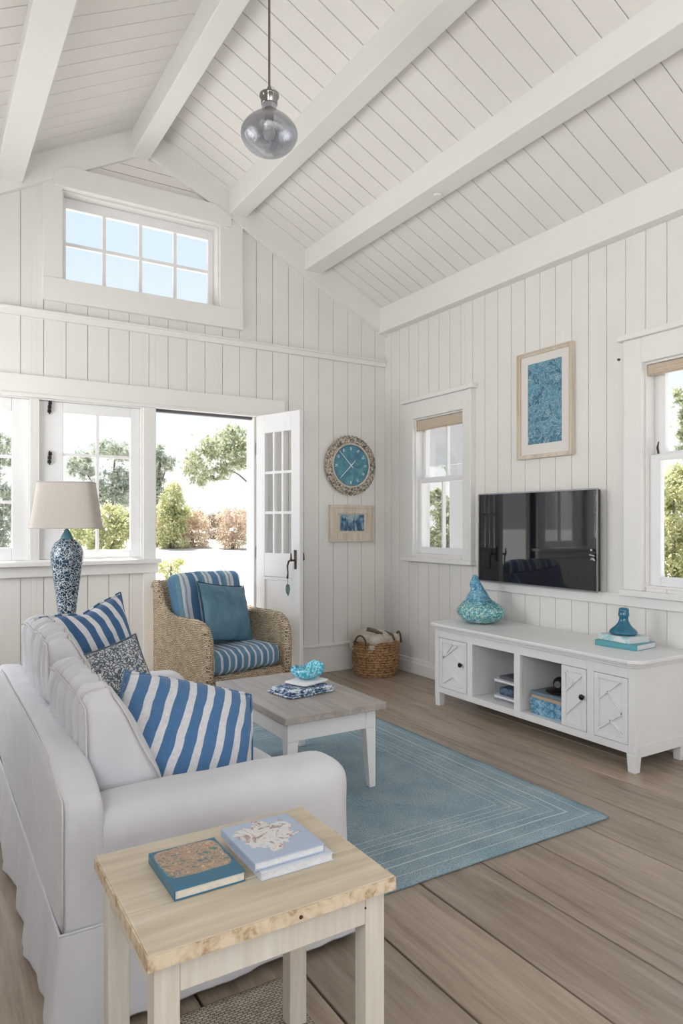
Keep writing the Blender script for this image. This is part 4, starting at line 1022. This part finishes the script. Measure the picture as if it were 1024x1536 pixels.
# ------------------------------------------------------------------ basket in the corner
bk_ = empty('woven_basket', (3.36, 4.93, 0), label='round brown woven basket filled with folded beige cloth in the room corner', cat='basket')
m = MB(); n_, rows = 120, 84; rings = []
for j in range(rows+1):
    z = .295*j/rows; ring = []
    for i in range(n_):
        a = 2*PI*i/n_; row = int(j/6)
        r_ = .178+.022*math.sin(min(1, z/.2)*PI/2) + .006*math.sin(2*PI*j/6) + .006*math.sin(a*22+row*PI)*abs(math.sin(PI*j/6)) + .003*noise.noise(Vector((a*6, z*60, 0)))
        ring.append(m.bm.verts.new((r_*math.cos(a), r_*math.sin(a), z)))
    rings.append(ring)
for A, Bq in zip(rings, rings[1:]):
    for i in range(n_): m.bm.faces.new([A[i], A[(i+1)%n_], Bq[(i+1)%n_], Bq[i]])
m.bm.faces.new(rings[0][::-1])
inner = []
for (dr, z) in ((-.02,.295),(-.024,.15),(-.03,.02)):
    inner.append([m.bm.verts.new(((.2+dr)*math.cos(2*PI*i/n_), (.2+dr)*math.sin(2*PI*i/n_), z)) for i in range(n_)])
for A, Bq in zip([rings[-1]]+inner, inner):
    for i in range(n_): m.bm.faces.new([A[i], A[(i+1)%n_], Bq[(i+1)%n_], Bq[i]])
m.bm.faces.new(inner[-1])
m.build('body', splotch('banana_leaf_weave', [(.36,(.08,.035,.015)),(.46,(.30,.16,.07)),(.6,(.52,.33,.17))], 42, 5, 1, .65, (1,1,1.6)), bk_, smooth=True)
for s_, a0 in ((-1, R(200)), (1, R(-15))):
    c = Vector((.205*math.cos(a0), .205*math.sin(a0), .27)); t = Vector((-math.sin(a0), math.cos(a0), 0)); m = MB()
    m.tube([c+t*(.06*math.cos(q))+Vector((0,0,.085*math.sin(q)))+Vector((math.cos(a0),math.sin(a0),0))*.01 for q in [PI*k/10 for k in range(11)]], .008, 8); m.build('handle', plain('dark_wrapped_cane', (.10,.07,.05), .6), bk_, smooth=True)
CT_ = fabric('beige_throw', (.68,.62,.54), (.52,.45,.37), .95, 120, .8)
th = empty('folded_throw', (3.36, 4.93, .20), R(10), label='beige cloth throw with brown trim folded inside the woven basket', cat='throw')
softbox('cloth', CT_, th, -.0, 0, .075, .34, .31, .15, .06, n=(26,26,12), puff=(0,0,.02), wr=.035, wf=(13,13,9), seed=2)
softbox('cloth_fold', CT_, th, -.02, -.115, .115, .30, .08, .07, .03, n=(26,10,8), wr=.02, wf=(16,16,14), seed=5)
m = MB(); m.tube([(-.12,-.02,.20),(-.07,-.06,.185),(-.02,-.1,.155)], [.018,.016,.014], 8); m.tube([(.07,-.165,.10),(.055,-.15,.15),(.03,-.08,.17)], [.008,.010,.010], 8); m.build('trim_band', plain('brown_trim', (.15,.11,.08), .8), th, smooth=True)

# ------------------------------------------------------------------ outdoors
def gz(x, y):
    d = max(0, y-YB-1); d2 = max(0, x-XR-1)
    return -.14 + min(.98, .080*d)
m = MB(); gx = [-30+2*i for i in range(36)]; gy = [5.4+1.6*i for i in range(40)]
grid = [[m.bm.verts.new((x, y, gz(x, y)+(.05*noise.noise(Vector((x*.4, y*.4, 0))) if y > 7 else 0))) for x in gx] for y in gy]
for a, b in zip(grid, grid[1:]):
    for i in range(len(gx)-1): m.bm.faces.new([a[i], a[i+1], b[i+1], b[i]])
m.box(-30, 40, -30, 5.4, -.3, -.141)
SAND = splotch('pale_sand', [(.35,(.62,.58,.52)),(.65,(.74,.71,.66))], 2, 6, .5, .95)
g = m.build('ground', SAND, smooth=True); tag(g, kind='structure')
g.name = 'trim_30'; g.name = 'sand_ground'
import numpy as np
def foliage(name, mat, parent, blobs, nleaf, ls, seed=0, aspect=.45):
    rng = np.random.default_rng(seed); P = []
    vol = np.array([b[3]*b[4]*b[5] for b in blobs])**.7; cnt = (nleaf*vol/vol.sum()).astype(int)
    for (x, y, z, a, b, c), k in zip(blobs, cnt):
        K = 34; d = rng.normal(size=(K, 3)); d /= np.linalg.norm(d, axis=1)[:, None]; cen = d*rng.uniform(.25, 1, (K, 1))**.5
        pts = cen[rng.integers(0, K, k)]+rng.normal(size=(k, 3))*rng.uniform(.04, .26, (k, 1))
        P.append(np.array([x, y, z])+pts*np.array([a, b, c]))
    P = np.concatenate(P); n_ = len(P)
    u = rng.normal(size=(n_, 3)); u /= np.linalg.norm(u, axis=1)[:, None]; w_ = rng.normal(size=(n_, 3)); v_ = np.cross(u, w_); v_ /= np.linalg.norm(v_, axis=1)[:, None]
    s = rng.uniform(.6, 1.3, (n_, 1))*ls; u = u*s; v_ = v_*s*aspect
    V = np.stack([P-u, P-v_, P+u, P+v_], 1).reshape(-1, 3).astype(np.float32)
    me = bpy.data.meshes.new(name); me.vertices.add(n_*4); me.vertices.foreach_set('co', V.ravel())
    me.loops.add(n_*4); me.loops.foreach_set('vertex_index', np.arange(n_*4, dtype=np.int32)); me.polygons.add(n_)
    me.polygons.foreach_set('loop_start', np.arange(0, n_*4, 4, dtype=np.int32)); me.polygons.foreach_set('loop_total', np.full(n_, 4, dtype=np.int32)); me.update(calc_edges=True); me.validate()
    me.materials.append(mat); o = bpy.data.objects.new(name, me); COL.objects.link(o); o.parent = parent; return o
GR1 = leafmat('olive_leaf', [(.35,(.36,.40,.28)),(.5,(.54,.57,.40)),(.65,(.72,.71,.54))])
GR2 = leafmat('grey_green_leaf', [(.35,(.40,.44,.38)),(.6,(.62,.65,.54))])
YG = leafmat('yellow_green_leaf', [(.35,(.50,.52,.27)),(.6,(.74,.73,.47))])
DRY = leafmat('dry_scrub', [(.35,(.60,.48,.38)),(.5,(.76,.64,.52)),(.65,(.76,.72,.54))])
BARK = wood('grey_bark', (.12,.10,.085), (.25,.22,.19), 2, .9)
f_, yaw_, HZ, CH = 1033., R(31.46), 785., 1.3
SS, CC = math.sin(yaw_), math.cos(yaw_)
def at(u, v, t):
    a = (u-512)/f_; return Vector((t*(SS+a*CC), t*(CC-a*SS), CH+t*(HZ-v)/f_))
def blobs_m(b): return b
def plant(name, label, cat, mat, u, t, base_v, blobs, nleaf, ls, trunk=None, seed=0, group=None, base_z=None):
    b0 = at(u, base_v, t); z0 = base_z if base_z is not None else gz(b0.x, b0.y)
    root = empty(name, (b0.x, b0.y, z0), label=label, cat=cat, group=group); k = t/f_
    bl = []
    for (uu, vv, rx, rz, *dt) in blobs:
        p = at(uu, vv, t+(dt[0] if dt else 0))-Vector(root.location); bl.append((p.x, p.y, p.z, rx*k, rx*k*.9, rz*k))
    if cat == 'bush':
        rx = max(q[3] for q in blobs_m(bl)) ; c_ = sum((q[0] for q in bl))/len(bl); cy_ = sum((q[1] for q in bl))/len(bl); top_ = min(q[2]-q[5]*.3 for q in bl)
        bl.append((c_, cy_, max(.05, top_*.5), rx*1.1, rx, max(.12, top_*.65)))
    foliage('foliage', mat, root, bl, int(nleaf*(.85 if cat == 'tree' else 1.2)), ls*.74, seed)
    m = MB()
    paths = trunk or [[(u, None), (blobs[0][0], blobs[0][1])]]
    for pth in paths:
        pts = []
        for (uu, vv) in pth:
            if vv is None: p = Vector((b0.x, b0.y, z0-.05))
            else: p = at(uu, vv, t)
            pts.append(p-Vector(root.location))
        m.tube(pts, [t*.0045*(1-.75*i/(len(pts)-1))*(1 if pth is paths[0] else .5) for i in range(len(pts))], 8)
    m.build('trunk', BARK, root, smooth=True)
    return root
# trees seen through the doorway
plant('tree', 'large spreading tree reaching in from the right beyond the open doorway', 'tree', GR1, 470, 21, 800,
      [(335,668,32,22),(300,690,24,20),(360,680,28,20),(350,648,18,12),(300,715,18,12),(325,712,20,10),(283,700,12,14),(378,665,22,16),(410,690,40,40),(450,680,45,50),(345,700,22,8)], 11000, .095,
      [[(470,None),(450,760),(440,700),(400,690)], [(440,728),(400,722),(375,727),(358,712),(346,705)], [(440,700),(400,699),(370,699),(345,698)], [(430,725),(390,720),(375,700)]], 3)
plant('tree', 'thin grey-green tree seen at the left side of the doorway beyond the window post', 'tree', GR2, 232, 22, 800,
      [(240,680,14,13),(252,695,10,12),(228,700,14,20),(236,720,12,12),(215,730,14,24),(243,740,10,10)], 4500, .085, [[(232,None),(236,740),(240,690)], [(236,740),(250,700)]], 5)
plant('bush', 'bright yellow-green cone shaped bush left of the doorway view', 'bush', YG, 258, 17, 790, [(258,752,16,26),(250,768,22,16),(270,768,18,16),(262,735,9,12)], 6000, .055, None, 6)
# scrub band
rg = random.Random(5)
for k in range(6):
    u = 226+k*31; t = 17.4+rg.uniform(-.1,.1)+ (k % 2)*3.4
    top = 772-6*rg.random() - (10 if u > 330 else 0)
    mt = DRY if k != 5 else YG
    rt_ = empty if False else None
    plant('scrub_bush', 'low dry straw-coloured scrub bush in the band of brush beyond the sand' if k != 5 else 'low yellow-green scrub bush among the dry brush beyond the sand', 'bush', mt, u, t, 815,
          [(u,797,26,16),(u-9,783 if u<330 else 778,19,15),(u+10,(top+796)/2,18,16)], 6500, .04, None, 20+k, 'dry scrub bushes beyond the sand' if k != 5 else None)
plant('bush', 'tiny pale green shrub on the sand close to the doorway', 'bush', YG, 258, 9.5, 850, [(256,845,20,8),(245,852,14,8),(272,842,10,5)], 1500, .035, None, 40)
# greenery seen through the casements
plant('tree', 'grey-green tree filling the right-hand panes of the casement window', 'tree', GR2, 160, 15, 830,
      [(165,672,26,14),(185,680,18,12),(175,725,26,22),(150,745,22,22),(190,745,20,26),(120,690,16,12),(130,705,14,14),(108,700,9,16)], 8500, .06, [[(160,None),(168,760),(172,690)], [(160,760),(130,710)]], 7)
plant('bush', 'pale olive shrubs low behind the casement window', 'bush', YG, 150, 12, 840, [(180,790,26,22),(140,800,26,24),(105,800,22,22),(165,770,20,14),(198,800,14,24)], 9000, .045, None, 8)
plant('tree', 'leafy tree outside the leftmost window', 'tree', GR2, -10, 13, 830, [(0,665,22,14),(10,690,10,10),(-5,745,26,30),(8,775,14,30),(0,815,20,20),(-25,700,24,30)], 8000, .055, [[(-10,None),(-5,760),(0,680)]], 9)
# behind the right wall windows
plant('bush', 'green bush outside the narrow double-hung window', 'bush', GR1, 660, 9.5, 850, [(660,760,17,20),(650,745,12,14),(668,800,22,22),(645,815,16,18),(690,790,22,40),(688,735,10,10)], 7000, .05, None, 10)
plant('tree', 'sparse grey-green tree high outside the narrow double-hung window', 'tree', GR2, 700, 12, 850, [(690,708,14,10),(672,700,8,8),(705,730,16,20)], 1500, .06, [[(700,None),(700,720),(690,705)]], 11)
plant('bush', 'large yellow-green bush outside the window at right edge', 'bush', YG, 1010, 7.5, 870, [(1010,735,30,30),(1035,720,30,35),(1000,790,26,34),(1025,825,36,36),(1060,770,40,50),(985,840,24,30)], 15000, .038, None, 12)
plant('tree', 'green tree rising behind the yellow-green bush outside the window at right edge', 'tree', GR1, 1050, 10, 860, [(1022,595,14,16),(1035,625,20,18),(1018,678,12,9),(1050,650,30,40)], 4000, .05, [[(1050,None),(1045,700),(1030,610)]], 13)

PP = paint('porch_grey_white', (.42,.43,.45), .6)
pf = empty('porch_frame', (5.0, 5.62, 0), label='white porch post and beam standing outside the narrow double-hung window', cat='porch')
B('post', PP, pf, (-.08, .08, -.17, .17, -.12, 1.94), bev=.006)
B('beam', PP, pf, (-.07, .07, -1.9, 1.5, 1.941, 2.5), bev=.006)
# ------------------------------------------------------------------ light
w = bpy.data.worlds.new('sky'); scn.world = w; w.use_nodes = True; nt = w.node_tree; nt.nodes.clear()
o_ = N(nt, 'ShaderNodeOutputWorld'); bg = N(nt, 'ShaderNodeBackground'); L(nt, bg.outputs[0], o_.inputs[0])
tc = N(nt, 'ShaderNodeTexCoord'); sp = N(nt, 'ShaderNodeSeparateXYZ'); L(nt, tc.outputs['Generated'], sp.inputs[0])
c = ramp(nt, sp.outputs[2], [(0,(1.0,1.0,1.0)),(.12,(.93,.97,1.0)),(.35,(.70,.83,1.0)),(1.0,(.45,.66,1.0))]); L(nt, c, bg.inputs[0])
bg.inputs[1].default_value = SKY = .95
def sun(name, e, az, el, ang=1.5, col=(1,.97,.93)):
    l = bpy.data.lights.new(name, 'SUN'); l.energy = e; l.angle = R(ang); l.color = col; o = bpy.data.objects.new(name, l); COL.objects.link(o)
    d = Vector((math.cos(R(el))*math.sin(R(az)), math.cos(R(el))*math.cos(R(az)), math.sin(R(el))))  # towards the sun
    o.rotation_euler = d.to_track_quat('Z', 'Y').to_euler(); o.location = (0, 0, 20); return o
sun('sun', 9.0, -12, 72)
def area(name, loc, rot, sx, sy, e, col=(1,1,1)):
    l = bpy.data.lights.new(name, 'AREA'); l.shape = 'RECTANGLE'; l.size = sx; l.size_y = sy; l.energy = e; l.color = col
    o = bpy.data.objects.new(name, l); COL.objects.link(o); o.location = loc; o.rotation_euler = tuple(R(q) for q in rot); return o
# added area lights outside the assumed rear and left windows, filling the room
for h in H_Q: area('window_daylight', ((h[0]+h[1])/2, YR-.2, (h[2]+h[3])/2), (90, 0, 0), h[1]-h[0], h[3]-h[2], 20, (1,.99,.98))
for h in H_L: area('window_daylight', (XL-.2, (h[0]+h[1])/2, (h[2]+h[3])/2), (90, 0, -90), h[1]-h[0], h[3]-h[2], 42, (.98,.99,1))

# ------------------------------------------------------------------ camera
cam = bpy.data.cameras.new('camera'); co = bpy.data.objects.new('camera', cam); COL.objects.link(co)
co.location = (0, 0, CH); co.rotation_euler = (R(90), 0, -yaw_)
cam.sensor_fit = 'VERTICAL'; cam.sensor_height = 36; cam.lens = f_/1536*36
cam.shift_y = (HZ-768)/1536; cam.clip_start = .02; cam.clip_end = 300
scn.camera = co
vs = scn.view_settings; vs.view_transform = 'Standard'; vs.look = 'None'; vs.gamma = 1; vs.exposure = 0.2; vs.use_curve_mapping = False
